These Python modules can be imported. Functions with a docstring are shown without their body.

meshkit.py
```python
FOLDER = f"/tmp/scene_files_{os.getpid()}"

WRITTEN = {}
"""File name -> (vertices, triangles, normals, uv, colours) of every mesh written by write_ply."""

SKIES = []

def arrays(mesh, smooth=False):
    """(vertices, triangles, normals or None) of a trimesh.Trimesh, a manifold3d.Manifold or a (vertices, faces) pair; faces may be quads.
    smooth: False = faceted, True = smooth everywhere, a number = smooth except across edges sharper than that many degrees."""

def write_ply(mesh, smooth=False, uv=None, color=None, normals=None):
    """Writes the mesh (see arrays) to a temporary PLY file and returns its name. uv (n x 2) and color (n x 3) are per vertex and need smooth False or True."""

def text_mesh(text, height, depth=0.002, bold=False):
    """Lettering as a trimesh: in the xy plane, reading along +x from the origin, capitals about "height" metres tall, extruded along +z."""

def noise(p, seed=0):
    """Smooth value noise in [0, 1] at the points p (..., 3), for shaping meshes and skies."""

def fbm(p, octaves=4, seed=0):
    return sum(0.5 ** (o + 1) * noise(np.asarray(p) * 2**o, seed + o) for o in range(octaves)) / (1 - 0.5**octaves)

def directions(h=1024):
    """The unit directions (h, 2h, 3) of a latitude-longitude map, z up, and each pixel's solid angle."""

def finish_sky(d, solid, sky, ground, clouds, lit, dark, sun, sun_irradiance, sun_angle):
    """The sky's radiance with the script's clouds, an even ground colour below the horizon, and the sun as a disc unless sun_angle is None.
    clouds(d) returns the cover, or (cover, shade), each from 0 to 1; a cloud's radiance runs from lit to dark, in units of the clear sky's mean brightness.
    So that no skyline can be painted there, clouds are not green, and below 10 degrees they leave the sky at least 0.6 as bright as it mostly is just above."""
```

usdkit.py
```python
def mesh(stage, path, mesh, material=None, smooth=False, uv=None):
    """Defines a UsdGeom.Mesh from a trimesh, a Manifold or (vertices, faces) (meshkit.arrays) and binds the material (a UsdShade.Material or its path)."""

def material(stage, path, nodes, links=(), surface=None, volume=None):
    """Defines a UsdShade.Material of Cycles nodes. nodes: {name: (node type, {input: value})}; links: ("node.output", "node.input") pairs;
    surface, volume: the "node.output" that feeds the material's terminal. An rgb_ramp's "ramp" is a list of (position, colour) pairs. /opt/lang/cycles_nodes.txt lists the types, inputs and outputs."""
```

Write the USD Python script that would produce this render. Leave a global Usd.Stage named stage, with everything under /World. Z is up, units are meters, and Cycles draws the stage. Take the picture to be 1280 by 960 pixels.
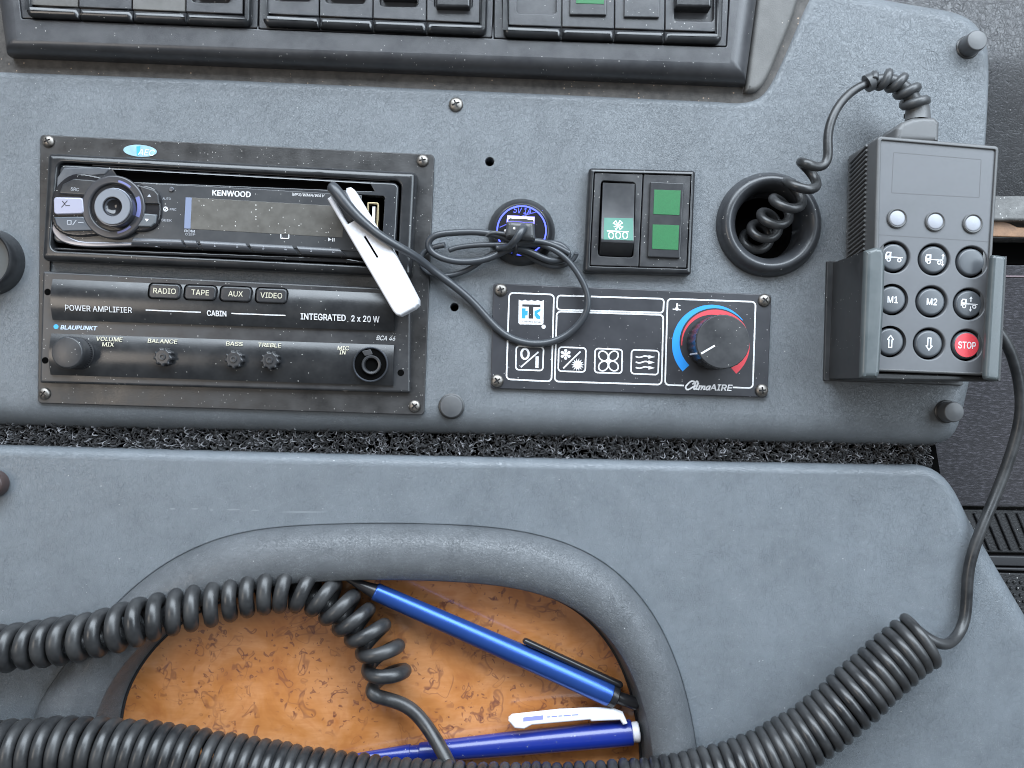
import math, random
import numpy as np, trimesh, usdkit, meshkit
import manifold3d as m3
from scipy.interpolate import CubicSpline
from scipy.ndimage import gaussian_filter1d
from shapely import affinity
from shapely.geometry import Polygon, LineString, Point, MultiPolygon, box as sbox
from shapely.geometry.polygon import orient
from shapely.ops import unary_union
from pxr import Usd, UsdGeom, UsdLux, UsdShade, Gf, Sdf

stage = Usd.Stage.CreateInMemory()
UsdGeom.SetStageUpAxis(stage, 'Z'); UsdGeom.SetStageMetersPerUnit(stage, 1.0)
UsdGeom.Xform.Define(stage, '/World'); UsdGeom.Scope.Define(stage, '/World/Looks')
rng = np.random.default_rng(7); random.seed(7)

# ------------------------------------------------------------------ camera, lamps, exposure
EXPOSURE = 0.92
D = 420.0                                   # camera height above the dashboard face, mm
cam = UsdGeom.Camera.Define(stage, '/World/camera')
cam.AddTranslateOp().Set(Gf.Vec3d(0, 0, D / 1000))
cam.CreateHorizontalApertureAttr(36.0); cam.CreateVerticalApertureAttr(27.0)
cam.CreateFocalLengthAttr(36.0 * D / 512.0)
cam.CreateClippingRangeAttr(Gf.Vec2f(0.01, 100)); cam.CreateExposureAttr(EXPOSURE)

def rect_light(name, pos, aim, w, h, color, intensity):
    l = UsdLux.RectLight.Define(stage, '/World/' + name)
    l.CreateWidthAttr(w); l.CreateHeightAttr(h); l.CreateIntensityAttr(intensity); l.CreateColorAttr(Gf.Vec3f(*color))
    m = Gf.Matrix4d(1); up = Gf.Vec3d(0, 0, 1)
    m.SetLookAt(Gf.Vec3d(*pos), Gf.Vec3d(*aim), up)
    l.AddTransformOp().Set(m.GetInverse())
    return l
# daylight through the windscreen (above the picture), the door side (right) and the driver's window (left)
rect_light('windscreen_light', (0.15, 1.10, 0.90), (0.05, 0.0, 0), 2.2, 0.85, (0.80, 0.90, 1.0), 7.2)
rect_light('door_window_light', (0.98, 0.30, 0.95), (0.1, 0, 0), 0.8, 0.7, (0.77, 0.89, 1.0), 4.2)
rect_light('driver_window_light', (-0.85, 0.02, 1.05), (-0.1, 0, 0), 0.45, 0.40, (1.0, 0.89, 0.78), 3.6)
dome = UsdLux.DomeLight.Define(stage, '/World/cab_ambient')
dm = usdkit.material(stage, '/World/Looks/cab_ambient', {"b": ("background_shader", {"color": (0.92, 0.97, 1.0), "strength": 0.11})}, surface="b.background")
UsdShade.MaterialBindingAPI.Apply(dome.GetPrim()).Bind(dm)

# ------------------------------------------------------------------ plan coordinates: 0.4 mm per unit, x right, y down, origin upper left
S, CX, CY = 0.4, 640.0, 480.0
def plan(p, z=0.0):
    """A point read off the photograph for something z mm above the dashboard, as mm on the dashboard."""
    p = np.asarray(p, float); k = S * (D - np.asarray(z, float)) / D
    return np.stack([(p[..., 0] - CX) * k, (CY - p[..., 1]) * k], -1)
def unit(z=0.0): return S * (D - z) / D
def back(xy, z=0.0):
    k = S * (D - z) / D
    return np.stack([xy[..., 0] / k + CX, CY - xy[..., 1] / k], -1)
def p3(pts):
    a = np.array(pts, float); return np.column_stack([plan(a[:, :2], a[:, 2]), a[:, 2]])

# ------------------------------------------------------------------ materials
def mat(name, base, rough=0.5, metal=0.0, spec=0.5, coat=0.0, coat_rough=0.05, var=0.0, vs=0.08, dust=0.0, dust_col=(.42, .41, .39), dust_scale=0.9, film=0.0,
        bump=0.0, bs=1.0, bdetail=3, rvar=0.0, emit=None, emit_s=0.0, sheen=0.0, stretch=(1, 1, 1)):
    n = {"geo": ("geometry", {}), "map": ("mapping", {"scale": (1000., 1000., 1000.)}), "p": ("principled_bsdf", {"base_color": base, "roughness": rough, "metallic": metal,
         "specular_ior_level": spec, "coat_weight": coat, "coat_roughness": coat_rough, "sheen_weight": sheen})}
    L = [("geo.position", "map.vector")]
    col = None
    if emit is not None:
        n["p"][1]["emission_color"] = emit; n["p"][1]["emission_strength"] = emit_s
    if var or rvar or film:
        n["nv"] = ("noise_texture", {"scale": vs, "detail": 5., "roughness": 0.6}); L += [("map.vector", "nv.vector")]
        n["nr"] = ("map_range", {"from_min": .3, "from_max": .7, "to_min": 0., "to_max": 1., "clamp": True}); L += [("nv.fac", "nr.value")]
    if var:
        n["mx"] = ("mix_color", {"a": tuple(c * (1 - var) for c in base), "b": tuple(c * (1 + var) for c in base)}); L += [("nr.result", "mx.fac")]; col = "mx.result"
    if film:                                      # a thin uneven layer of dust
        n["fm"] = ("math", {"math_type": "multiply", "value2": film}); L += [("nr.result", "fm.value1")]
        n["fx"] = ("mix_color", {"a": base, "b": dust_col}); L += [("fm.value", "fx.fac")] + ([(col, "fx.a")] if col else []); col = "fx.result"
    if dust:                                      # specks and crumbs
        n["dn"] = ("voronoi_texture", {"scale": dust_scale, "randomness": 1.}); L += [("map.vector", "dn.vector")]
        n["dc"] = ("separate_color", {}); L += [("dn.color", "dc.color")]
        n["dt"] = ("math", {"math_type": "greater_than", "value2": 1 - dust}); L += [("dc.r", "dt.value1")]
        n["ds"] = ("math", {"math_type": "multiply", "value2": .34}); L += [("dc.g", "ds.value1")]
        n["dl"] = ("math", {"math_type": "less_than"}); L += [("dn.distance", "dl.value1"), ("ds.value", "dl.value2")]
        n["dm"] = ("math", {"math_type": "multiply"}); L += [("dt.value", "dm.value1"), ("dl.value", "dm.value2")]
        n["dx"] = ("mix_color", {"a": base, "b": dust_col}); L += [("dm.value", "dx.fac")] + ([(col, "dx.a")] if col else []); col = "dx.result"
    if col: L += [(col, "p.base_color")]
    if rvar:
        n["rr"] = ("map_range", {"from_min": 0., "from_max": 1., "to_min": max(rough - rvar, .03), "to_max": min(rough + rvar, 1.)}); L += [("nr.result", "rr.value"), ("rr.result", "p.roughness")]
    if bump:
        n["m2"] = ("mapping", {"scale": stretch}); L += [("map.vector", "m2.vector")]
        n["bn"] = ("noise_texture", {"scale": bs, "detail": float(bdetail), "roughness": 0.6}); L += [("m2.vector", "bn.vector")]
        n["bp"] = ("bump", {"distance": bump / 1000., "strength": 1.0}); L += [("bn.fac", "bp.height"), ("bp.normal", "p.normal")]
    return usdkit.material(stage, '/World/Looks/' + name, n, L, surface="p.BSDF")

def leather(name, base, rough=.5, depth=.34, scale=1.0, hair=.34, var=.08, light=(.30, .32, .34)):
    """Embossed vinyl: creases of two sizes, fine grain, pale worn crease lines, uneven sheen."""
    n = {"geo": ("geometry", {}), "map": ("mapping", {"scale": (1000., 1000., 1000.)}),
         "p": ("principled_bsdf", {"base_color": base, "roughness": rough, "specular_ior_level": .5})}
    L = [("geo.position", "map.vector")]
    n["w"] = ("noise_texture", {"scale": .16 * scale, "detail": 3.}); L += [("map.vector", "w.vector")]
    n["wv"] = ("vector_math", {"math_type": "multiply_add", "vector2": (9., 9., 9.)}); L += [("w.color", "wv.vector1"), ("map.vector", "wv.vector3")]
    def creases(tag, sc, width, st):
        n["m" + tag] = ("mapping", {"scale": st}); L.append(("wv.vector", "m" + tag + ".vector"))
        n["v" + tag] = ("voronoi_texture", {"feature": "distance_to_edge", "scale": sc, "randomness": 1.}); L.append(("m" + tag + ".vector", "v" + tag + ".vector"))
        n["r" + tag] = ("map_range", {"from_min": 0., "from_max": width, "to_min": 0., "to_max": 1., "clamp": True, "range_type": "smoothstep"}); L.append(("v" + tag + ".distance", "r" + tag + ".value"))
    creases("a", .26 * scale, .10, (1., 1.5, 1.)); creases("b", .42 * scale, .09, (1.6, .9, 1.))
    n["g"] = ("noise_texture", {"scale": 1.5 * scale, "detail": 3., "roughness": .65}); L += [("map.vector", "g.vector")]
    n["big"] = ("noise_texture", {"scale": .03, "detail": 4.}); L += [("map.vector", "big.vector")]
    n["bigr"] = ("map_range", {"from_min": .32, "from_max": .68, "to_min": 0., "to_max": 1., "clamp": True}); L += [("big.fac", "bigr.value")]
    n["mid"] = ("noise_texture", {"scale": .11, "detail": 5., "roughness": .6}); L += [("map.vector", "mid.vector")]
    n["midr"] = ("map_range", {"from_min": .38, "from_max": .72, "to_min": 0., "to_max": 1., "clamp": True}); L += [("mid.fac", "midr.value")]
    n["g5"] = ("math", {"math_type": "multiply", "value2": .35}); L += [("g.fac", "g5.value1")]
    n["h1"] = ("math", {"math_type": "multiply_add", "value2": .22}); L += [("ra.result", "h1.value1"), ("g5.value", "h1.value3")]
    n["h2"] = ("math", {"math_type": "multiply_add", "value2": .26}); L += [("rb.result", "h2.value1"), ("h1.value", "h2.value3")]
    n["bp"] = ("bump", {"distance": depth / 1000., "strength": 1.0}); L += [("h2.value", "bp.height"), ("bp.normal", "p.normal")]
    n["c1"] = ("mix_color", {"a": tuple(c * (1 - var) for c in base), "b": tuple(c * (1 + var) for c in base)}); L += [("bigr.result", "c1.fac")]
    n["inv"] = ("math", {"math_type": "subtract", "value1": 1.}); L += [("rb.result", "inv.value2")]
    n["pa"] = ("math", {"math_type": "multiply"}); L += [("inv.value", "pa.value1"), ("midr.result", "pa.value2")]
    n["pb"] = ("math", {"math_type": "multiply", "value2": hair * .3}); L += [("pa.value", "pb.value1")]
    n["c2"] = ("mix_color", {"b": light}); L += [("pb.value", "c2.fac"), ("c1.result", "c2.a")]
    hl = "h2.value"; cl = "c2.result"
    for k, (sc, wd, st) in enumerate([(.10, .010, (1., 2.4, 1.)), (.13, .011, (2.2, 1., 1.)), (.30, .018, (1.2, 1., 1.))]):
        n[f"q{k}"] = ("mapping", {"scale": st, "rotation": (0., 0., .5 * k - .4), "location": (31. * k, 7., 3.)}); L.append(("map.vector", f"q{k}.vector"))
        n[f"f{k}"] = ("noise_texture", {"scale": sc * scale, "detail": 2.5, "roughness": .55, "distortion": .6}); L.append((f"q{k}.vector", f"f{k}.vector"))
        n[f"s{k}"] = ("math", {"math_type": "subtract", "value2": .5}); L.append((f"f{k}.fac", f"s{k}.value1"))
        n[f"a{k}"] = ("math", {"math_type": "absolute"}); L.append((f"s{k}.value", f"a{k}.value1"))
        n[f"l{k}"] = ("map_range", {"from_min": 0., "from_max": wd, "to_min": 1., "to_max": 0., "clamp": True}); L.append((f"a{k}.value", f"l{k}.value"))
        n[f"b{k}"] = ("math", {"math_type": "multiply_add", "value2": -.55}); L += [(f"l{k}.result", f"b{k}.value1"), (hl, f"b{k}.value3")]; hl = f"b{k}.value"
        n[f"w{k}"] = ("math", {"math_type": "multiply"}); L += [(f"l{k}.result", f"w{k}.value1"), ("midr.result", f"w{k}.value2")]
        n[f"x{k}"] = ("math", {"math_type": "multiply", "value2": hair}); L.append((f"w{k}.value", f"x{k}.value1"))
        n[f"z{k}"] = ("mix_color", {"b": light}); L += [(f"x{k}.value", f"z{k}.fac"), (cl, f"z{k}.a")]; cl = f"z{k}.result"
    n["dv"] = ("voronoi_texture", {"scale": .55, "randomness": 1.}); L.append(("map.vector", "dv.vector"))
    n["dc"] = ("separate_color", {}); L.append(("dv.color", "dc.color"))
    n["dt"] = ("math", {"math_type": "greater_than", "value2": .965}); L.append(("dc.r", "dt.value1"))
    n["ds"] = ("math", {"math_type": "multiply", "value2": .16}); L.append(("dc.g", "ds.value1"))
    n["dl"] = ("math", {"math_type": "less_than"}); L += [("dv.distance", "dl.value1"), ("ds.value", "dl.value2")]
    n["dm"] = ("math", {"math_type": "multiply"}); L += [("dt.value", "dm.value1"), ("dl.value", "dm.value2")]
    n["dx"] = ("mix_color", {"b": (.45, .45, .44)}); L += [("dm.value", "dx.fac"), (cl, "dx.a")]; cl = "dx.result"
    L = [l for l in L if l != ("h2.value", "bp.height")] + [(hl, "bp.height"), (cl, "p.base_color")]
    n["rr"] = ("map_range", {"from_min": 0., "from_max": 1., "to_min": rough - .03, "to_max": rough + .05}); n["rb2"] = ("math", {"math_type": "multiply_add", "value2": .13, "value3": -.065}); L += [("bigr.result", "rb2.value1")]
    n["rsum"] = ("math", {"math_type": "add"}); L += [("midr.result", "rr.value"), ("rr.result", "rsum.value1"), ("rb2.value", "rsum.value2"), ("rsum.value", "p.roughness")]
    return usdkit.material(stage, '/World/Looks/' + name, n, L, surface="p.BSDF")

def burl():
    n = {"geo": ("geometry", {}), "map": ("mapping", {"scale": (1000., 1000., 1000.)}),
         "p": ("principled_bsdf", {"roughness": .35, "coat_weight": .9, "coat_roughness": .10})}
    L = [("geo.position", "map.vector")]
    n["n1"] = ("noise_texture", {"scale": .035, "detail": 5., "roughness": .6, "distortion": .8}); L += [("map.vector", "n1.vector")]
    n["ramp"] = ("rgb_ramp", {"ramp": [(.25, (.30, .098, .026)), (.45, (.43, .172, .052)), (.6, (.50, .225, .090)), (.8, (.36, .118, .03))]}); L += [("n1.fac", "ramp.fac")]
    n["st"] = ("mapping", {"scale": (.12, .55, .3), "rotation": (0, 0, .5)}); L += [("map.vector", "st.vector")]
    n["n2"] = ("noise_texture", {"scale": 1., "detail": 3., "distortion": .5}); L += [("st.vector", "n2.vector")]
    n["sr"] = ("map_range", {"from_min": .35, "from_max": .7, "to_min": 0., "to_max": .35, "clamp": True}); L += [("n2.fac", "sr.value")]
    n["cs"] = ("mix_color", {"b": (.34, .12, .03)}); L += [("sr.result", "cs.fac"), ("ramp.color", "cs.a")]
    n["wn"] = ("noise_texture", {"scale": .5, "detail": 2.}); L += [("map.vector", "wn.vector")]
    n["wv"] = ("vector_math", {"math_type": "multiply_add", "vector2": (5.5, 5.5, 5.5)}); L += [("wn.color", "wv.vector1"), ("map.vector", "wv.vector3")]
    n["cl"] = ("noise_texture", {"scale": .05, "detail": 2.}); L += [("map.vector", "cl.vector")]
    n["clr"] = ("map_range", {"from_min": .40, "from_max": .52, "to_min": .1, "to_max": 1., "clamp": True}); L += [("cl.fac", "clr.value")]
    last = "cs.result"
    for k, (sc, lev, w, am) in enumerate([(.10, .65, .030, .45), (.16, .67, .040, .6), (.30, .72, .07, .7), (.065, .66, .018, .3)]):
        n[f"m{k}"] = ("mapping", {"location": (17. * k, 5. * k, 0.), "scale": (1., .75 + .2 * k, 1.), "rotation": (0., 0., .7 * k)}); L += [("map.vector", f"m{k}.vector")]
        n[f"e{k}"] = ("noise_texture", {"scale": sc, "detail": 1.5, "roughness": .45, "distortion": .7}); L += [(f"m{k}.vector", f"e{k}.vector")]
        n[f"d{k}"] = ("math", {"math_type": "subtract", "value2": lev}); L += [(f"e{k}.fac", f"d{k}.value1")]
        n[f"a{k}"] = ("math", {"math_type": "absolute"}); L += [(f"d{k}.value", f"a{k}.value1")]
        n[f"r{k}"] = ("map_range", {"from_min": w * .3, "from_max": w, "to_min": am, "to_max": 0., "clamp": True}); L += [(f"a{k}.value", f"r{k}.value")]
        n[f"u{k}"] = ("math", {"math_type": "multiply"}); L += [(f"r{k}.result", f"u{k}.value1"), ("clr.result", f"u{k}.value2")]
        n[f"c{k}"] = ("mix_color", {"b": (.10, .030, .028)}); L += [(f"u{k}.value", f"c{k}.fac"), (last, f"c{k}.a")]; last = f"c{k}.result"
    L += [(last, "p.base_color")]
    return usdkit.material(stage, '/World/Looks/burl_wood', n, L, surface="p.BSDF")

def felt():
    n = {"geo": ("geometry", {}), "map": ("mapping", {"scale": (300., 1100., 600.)}), "n1": ("noise_texture", {"scale": 1.1, "detail": 4., "roughness": .75}),
         "r": ("rgb_ramp", {"ramp": [(.36, (.008, .007, .009)), (.52, (.017, .0155, .019)), (.68, (.066, .062, .072))]}),
         "p": ("principled_bsdf", {"roughness": .95, "sheen_weight": .2}), "bp": ("bump", {"distance": .0006})}
    L = [("geo.position", "map.vector"), ("map.vector", "n1.vector"), ("n1.fac", "r.fac"), ("r.color", "p.base_color"), ("n1.fac", "bp.height"), ("bp.normal", "p.normal")]
    return usdkit.material(stage, '/World/Looks/felt_carpet', n, L, surface="p.BSDF")

V_DASH = leather('dash_vinyl', (.122, .134, .146), .35, scale=1.9, depth=.16, hair=.46)
V_PAD = leather('pad_vinyl', (.120, .136, .152), .33, hair=.40, scale=1.6, depth=.14)
V_RIM = leather('rim_vinyl', (.082, .089, .097), .33, hair=.45, scale=1.7, depth=.16)
V_TRIM = mat('trim_vinyl', (.085, .083, .08), .6, var=.2, bump=.10, bs=1.6, dust=.05, dust_col=(.35, .31, .27))
V_SIDE = leather('side_leather', (.055, .055, .058), .40, depth=.3, scale=.9, hair=.15)
BEZEL = mat('bezel_plastic', (.031, .032, .036), .34, rvar=.06, var=.08, bump=.035, bs=2.2, dust=.03, dust_scale=1.3, film=.03)
BLACK = mat('black_plastic', (.013, .014, .016), .25, rvar=.05, var=.12, dust=.025, dust_scale=1.3, film=.02, bump=.008, bs=2)
GLOSS = mat('gloss_black', (.010, .010, .012), .13, dust=.04, dust_scale=1.3, film=.02, rvar=.04)
FACE = mat('radio_face', (.022, .024, .028), .22, coat=.3, dust=.07, dust_scale=1.3, film=.03, rvar=.05)
SATIN = mat('satin_black', (.024, .025, .028), .36, rvar=.07, var=.1, dust=.06, dust_scale=1.3, film=.035, bump=.02, bs=2.5)
PLATE = mat('plate_black', (.019, .019, .020), .40, rvar=.10, var=.2, dust=.09, dust_scale=1.3, film=.04, dust_col=(.27, .26, .25), bump=.05, bs=1.6, stretch=(.4, 1, 1))
CLIMA = mat('clima_plate', (.020, .021, .026), .40, var=.1, dust=.05, dust_scale=1.3, film=.03, dust_col=(.35, .34, .34), bump=.012, bs=4)
RUBBER = mat('cable_rubber', (.015, .016, .018), .37, rvar=.09, var=.25, bump=.03, bs=.5, film=.05)
RUBBER2 = mat('thin_cable', (.034, .038, .044), .36, rvar=.05)
RUBBER3 = mat('grey_cable', (.045, .047, .050), .42, rvar=.05)
VOID = mat('dark_void', (.003, .003, .003), .9, spec=0.)
WHITE = mat('white_plastic', (.66, .66, .69), .42, var=.02)
WHITEP = mat('white_print', (.58, .58, .59), .55, var=.28, vs=.9)
CREAM = mat('cream_print', (.50, .47, .36), .55, var=.25, vs=.9)
DIMP = mat('dim_print', (.30, .31, .34), .55)
BLUEP = mat('blue_print', (.02, .25, .70), .45)
REDP = mat('red_print', (.55, .045, .06), .45)
ORBIT = mat('blue_dot', (.03, .30, .62), .4)
ZINC = mat('zinc_screw', (.21, .195, .18), .45, metal=1., var=.35, vs=.6, rvar=.12)
SILVER = mat('silver_ring', (.15, .16, .185), .28, metal=.85, rvar=.05)
CHROME = mat('chrome', (.62, .64, .68), .10, metal=1.)
GOLD = mat('gold_contact', (.55, .45, .28), .32, metal=1.)
KEYLITE = mat('pale_key', (.27, .27, .34), .3, coat=.3)
DISPLAY = mat('lcd_window', (.078, .074, .067), .28, coat=.4, coat_rough=.12, var=.08, vs=.2, dust=.12, dust_scale=.9, film=.06)
BUTTON = mat('soft_key', (.022, .023, .026), .28, rvar=.05, film=.02)
HSET = mat('handset_grey', (.085, .086, .088), .48, rvar=.06, bump=.015, bs=4, var=.08)
HSET2 = mat('handset_face', (.088, .091, .098), .46, rvar=.08, var=.10, bump=.008, bs=4)
HGROOVE = mat('handset_groove', (.07, .07, .075), .6)
KEY = mat('handset_key', (.062, .068, .076), .34, rvar=.04)
LED = mat('led_lens', (.27, .28, .31), .5)
HOLDER = mat('holder_plastic', (.022, .023, .025), .42, var=.12, rvar=.08, bump=.03, bs=2.5, dust=.04, dust_scale=1.2, film=.02)
HLIP = mat('holder_lip', (.055, .066, .070), .33, rvar=.06, film=.05)
GREEN = mat('green_lens', (.004, .105, .028), .55, var=.12, vs=1.5, bump=.05, bs=3)
TEAL = mat('teal_lens', (.03, .145, .105), .5, var=.1)
GLOW = mat('blue_glow', (.05, .06, .5), .4, emit=(.10, .14, 1.0), emit_s=.9)
GLOWP = mat('port_glow', (.1, .1, .6), .4, emit=(.18, .16, 1.0), emit_s=2.2)
PENBLUE = mat('pen_metallic_blue', (.028, .085, .34), .30, metal=.65, rvar=.04)
PENDARK = mat('pen_dark_blue', (.006, .018, .17), .30, coat=.3, dust=.05, dust_scale=1.3, dust_col=(.5, .5, .52))
PENBLACK = mat('pen_black', (.012, .012, .014), .3)
LEAD = mat('pen_print', (.22, .24, .55), .5)
FELT = felt(); PILE = mat('pile_dark', (.010, .010, .012), .8, sheen=.2); PILE2 = mat('pile_pale', (.25, .25, .265), .75, var=.6, vs=.12); WOOD = burl()
PALE = mat('pale_strip', (.115, .113, .11), .55, var=.35, vs=.15, bump=.2, bs=.6, dust=.2)
TAN = mat('tan_wood', (.22, .12, .065), .6, var=.25, vs=.2, bump=.1, bs=1)
MAT_R = mat('rubber_mat', (.009, .009, .010), .55, var=.3, vs=.3, bump=.35, bs=.9, dust=.08)
DARKP = mat('dark_plastic', (.012, .012, .014), .5)
STICKER = mat('sticker_print', (.22, .36, .42), .4, var=.15, vs=.25)
BROWN = mat('brown_knob', (.045, .03, .028), .4)

# ------------------------------------------------------------------ scene objects
used = {}
ORIGIN = {}
def path_of(name, parent):
    base = str(parent.GetPath()) if parent is not None else '/World'
    k = used.get((base, name), 0); used[(base, name)] = k + 1
    return f"{base}/{name}" + (f"_{k:03d}" if k else "")
def tagp(prim, label=None, cat=None, group=None, kind=None):
    for k, v in (('label', label), ('category', cat), ('group', group), ('kind', kind)):
        if v: prim.SetCustomDataByKey(k, v)
def thing(name, label, cat, at, z=0.0, group=None, kind=None):
    o = np.append(plan(np.array(at, float), z), z)
    x = UsdGeom.Xform.Define(stage, path_of(name, None)); x.AddTranslateOp().Set(Gf.Vec3d(*(o / 1000)))
    tagp(x.GetPrim(), label, cat, group, kind); ORIGIN[str(x.GetPath())] = o
    return x.GetPrim()
def part(name, mesh, material, parent, smooth=35, label=None):
    top = '/'.join(str(parent.GetPath()).split('/')[:3]); o = ORIGIN[top]
    if isinstance(mesh, list): mesh = trimesh.util.concatenate(mesh)
    m = trimesh.Trimesh((np.asarray(mesh.vertices) - o) / 1000, mesh.faces, process=False)
    p = usdkit.mesh(stage, path_of(name, parent), m, material, smooth=smooth).GetPrim()
    if label: p.SetCustomDataByKey('label', label)
    return p

# ------------------------------------------------------------------ shape builders (mm)
def clean(m): return trimesh.Trimesh(m.vertices, m.faces, process=True)
def man(m):
    a = m.to_mesh(); return trimesh.Trimesh(a.vert_properties[:, :3], a.tri_verts, process=True)
def quad(tl, tr, br, bl, r=0.0, segs=6):
    P = Polygon([tl, tr, br, bl])
    return P.buffer(-r, join_style=2).buffer(r, quad_segs=segs).simplify(.02) if r else P
def circle(c, r, n=48):
    a = np.arange(n) * 2 * np.pi / n
    return Polygon(np.column_stack([c[0] + r * np.cos(a), c[1] + r * np.sin(a)]))
def spline(pts, n=80, closed=False):
    p = np.array(pts, float)
    if closed: p = np.vstack([p, p[:1]])
    t = np.r_[0, np.cumsum(np.linalg.norm(np.diff(p, axis=0), axis=1) ** .7)]
    cs = CubicSpline(t, p, bc_type='periodic' if closed else 'not-a-knot')
    return cs(np.linspace(0, t[-1], n, endpoint=not closed))
def dense(poly, step=4.0):
    return poly.segmentize(step)
def miters(p):
    d = np.roll(p, -1, 0) - p; d /= np.linalg.norm(d, axis=1, keepdims=True) + 1e-12
    n1 = np.column_stack([-d[:, 1], d[:, 0]]); n0 = np.roll(n1, 1, 0)
    return (n0 + n1) / np.maximum(1 + (n0 * n1).sum(1, keepdims=True), .25)
def strip(rings):
    v = np.vstack(rings); n = len(rings[0]); f = []
    i = np.arange(n); j = (i + 1) % n
    for k in range(len(rings) - 1):
        a, b = k * n, (k + 1) * n
        f += [np.column_stack([a + i, a + j, b + j]), np.column_stack([a + i, b + j, b + i])]
    return v, np.vstack(f)
def tri(poly, z):
    ms = []
    for g in getattr(poly, 'geoms', [poly]):
        if g.is_empty or g.area < 1e-6: continue
        v, f = trimesh.creation.triangulate_polygon(g, engine='earcut')
        c = np.cross(v[f[:, 1]] - v[f[:, 0]], v[f[:, 2]] - v[f[:, 0]])
        f = np.where(c[:, None] < 0, f[:, ::-1], f)
        ms.append(trimesh.Trimesh(np.column_stack([v, np.full(len(v), float(z))]), f, process=False))
    return trimesh.util.concatenate(ms)
def slab(poly, z0, z1, b=.4, seg=4, bf=None, hb=None, hz=None, drape=None, bottom=False):
    """A plate with rounded upper edges. poly is read at height z1; holes keep their own edge radius hb and depth hz."""
    out = []
    for g in getattr(poly, 'geoms', [poly]):
        g = Polygon(plan(np.array(g.exterior.coords), z1), [plan(np.array(r.coords), z1) for r in g.interiors])
        g = orient(g)
        caps = []
        for k, ring in enumerate([g.exterior, *g.interiors]):
            p = np.array(ring.coords)[:-1]; p = p[np.linalg.norm(p - np.roll(p, 1, 0), axis=1) > 1e-5]
            m = miters(p)
            bb = np.full(len(p), (b if k == 0 or hb is None else hb))
            if bf is not None and k == 0: bb = bf(back(p, z1))
            zb = z0 if k == 0 or hz is None else hz
            rings = [np.column_stack([p, np.full(len(p), zb)])]
            ang = np.linspace(0, np.pi / 2, seg + 1) if bb.max() > 0 else [np.pi / 2]
            for a in ang:
                rings.append(np.column_stack([p + m * (bb * (1 - math.cos(a)))[:, None], z1 - bb + bb * math.sin(a)]))
            v, f = strip(rings); out.append(trimesh.Trimesh(v, f, process=False))
            caps.append(rings[-1][:, :2])
            if k == 0 and bottom:
                t = tri(Polygon(rings[0][:, :2]), z0); t.invert(); out.append(t)
        P = Polygon(caps[0], caps[1:])
        if not P.is_valid: P = P.buffer(0)
        out.append(tri(P, z1))
    m = clean(trimesh.util.concatenate(out))
    if drape is not None:
        v = np.array(m.vertices); v[:, 2] += drape(back(v[:, :2], z1)); m = trimesh.Trimesh(v, m.faces, process=False)
    return m
def lathe(c, prof, zref=0.0, n=40, r_px=True, squash=None, cap=True):
    """Profile [(radius, z)...] from the outer foot inward; the centre and radii are read at height zref."""
    o = plan(np.array(c, float), zref); k = unit(zref) if r_px else 1.0
    a = np.arange(n) * 2 * np.pi / n
    rings = [np.column_stack([o[0] + r * k * np.cos(a), o[1] + r * k * np.sin(a) * (squash or 1), np.full(n, z)]) for r, z in prof]
    v, f = strip(rings); ms = [trimesh.Trimesh(v, f, process=False)]
    if cap and prof[-1][0] > 1e-6: ms.append(tri(Polygon(rings[-1][:, :2]), prof[-1][1]))
    return clean(trimesh.util.concatenate(ms))
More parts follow.
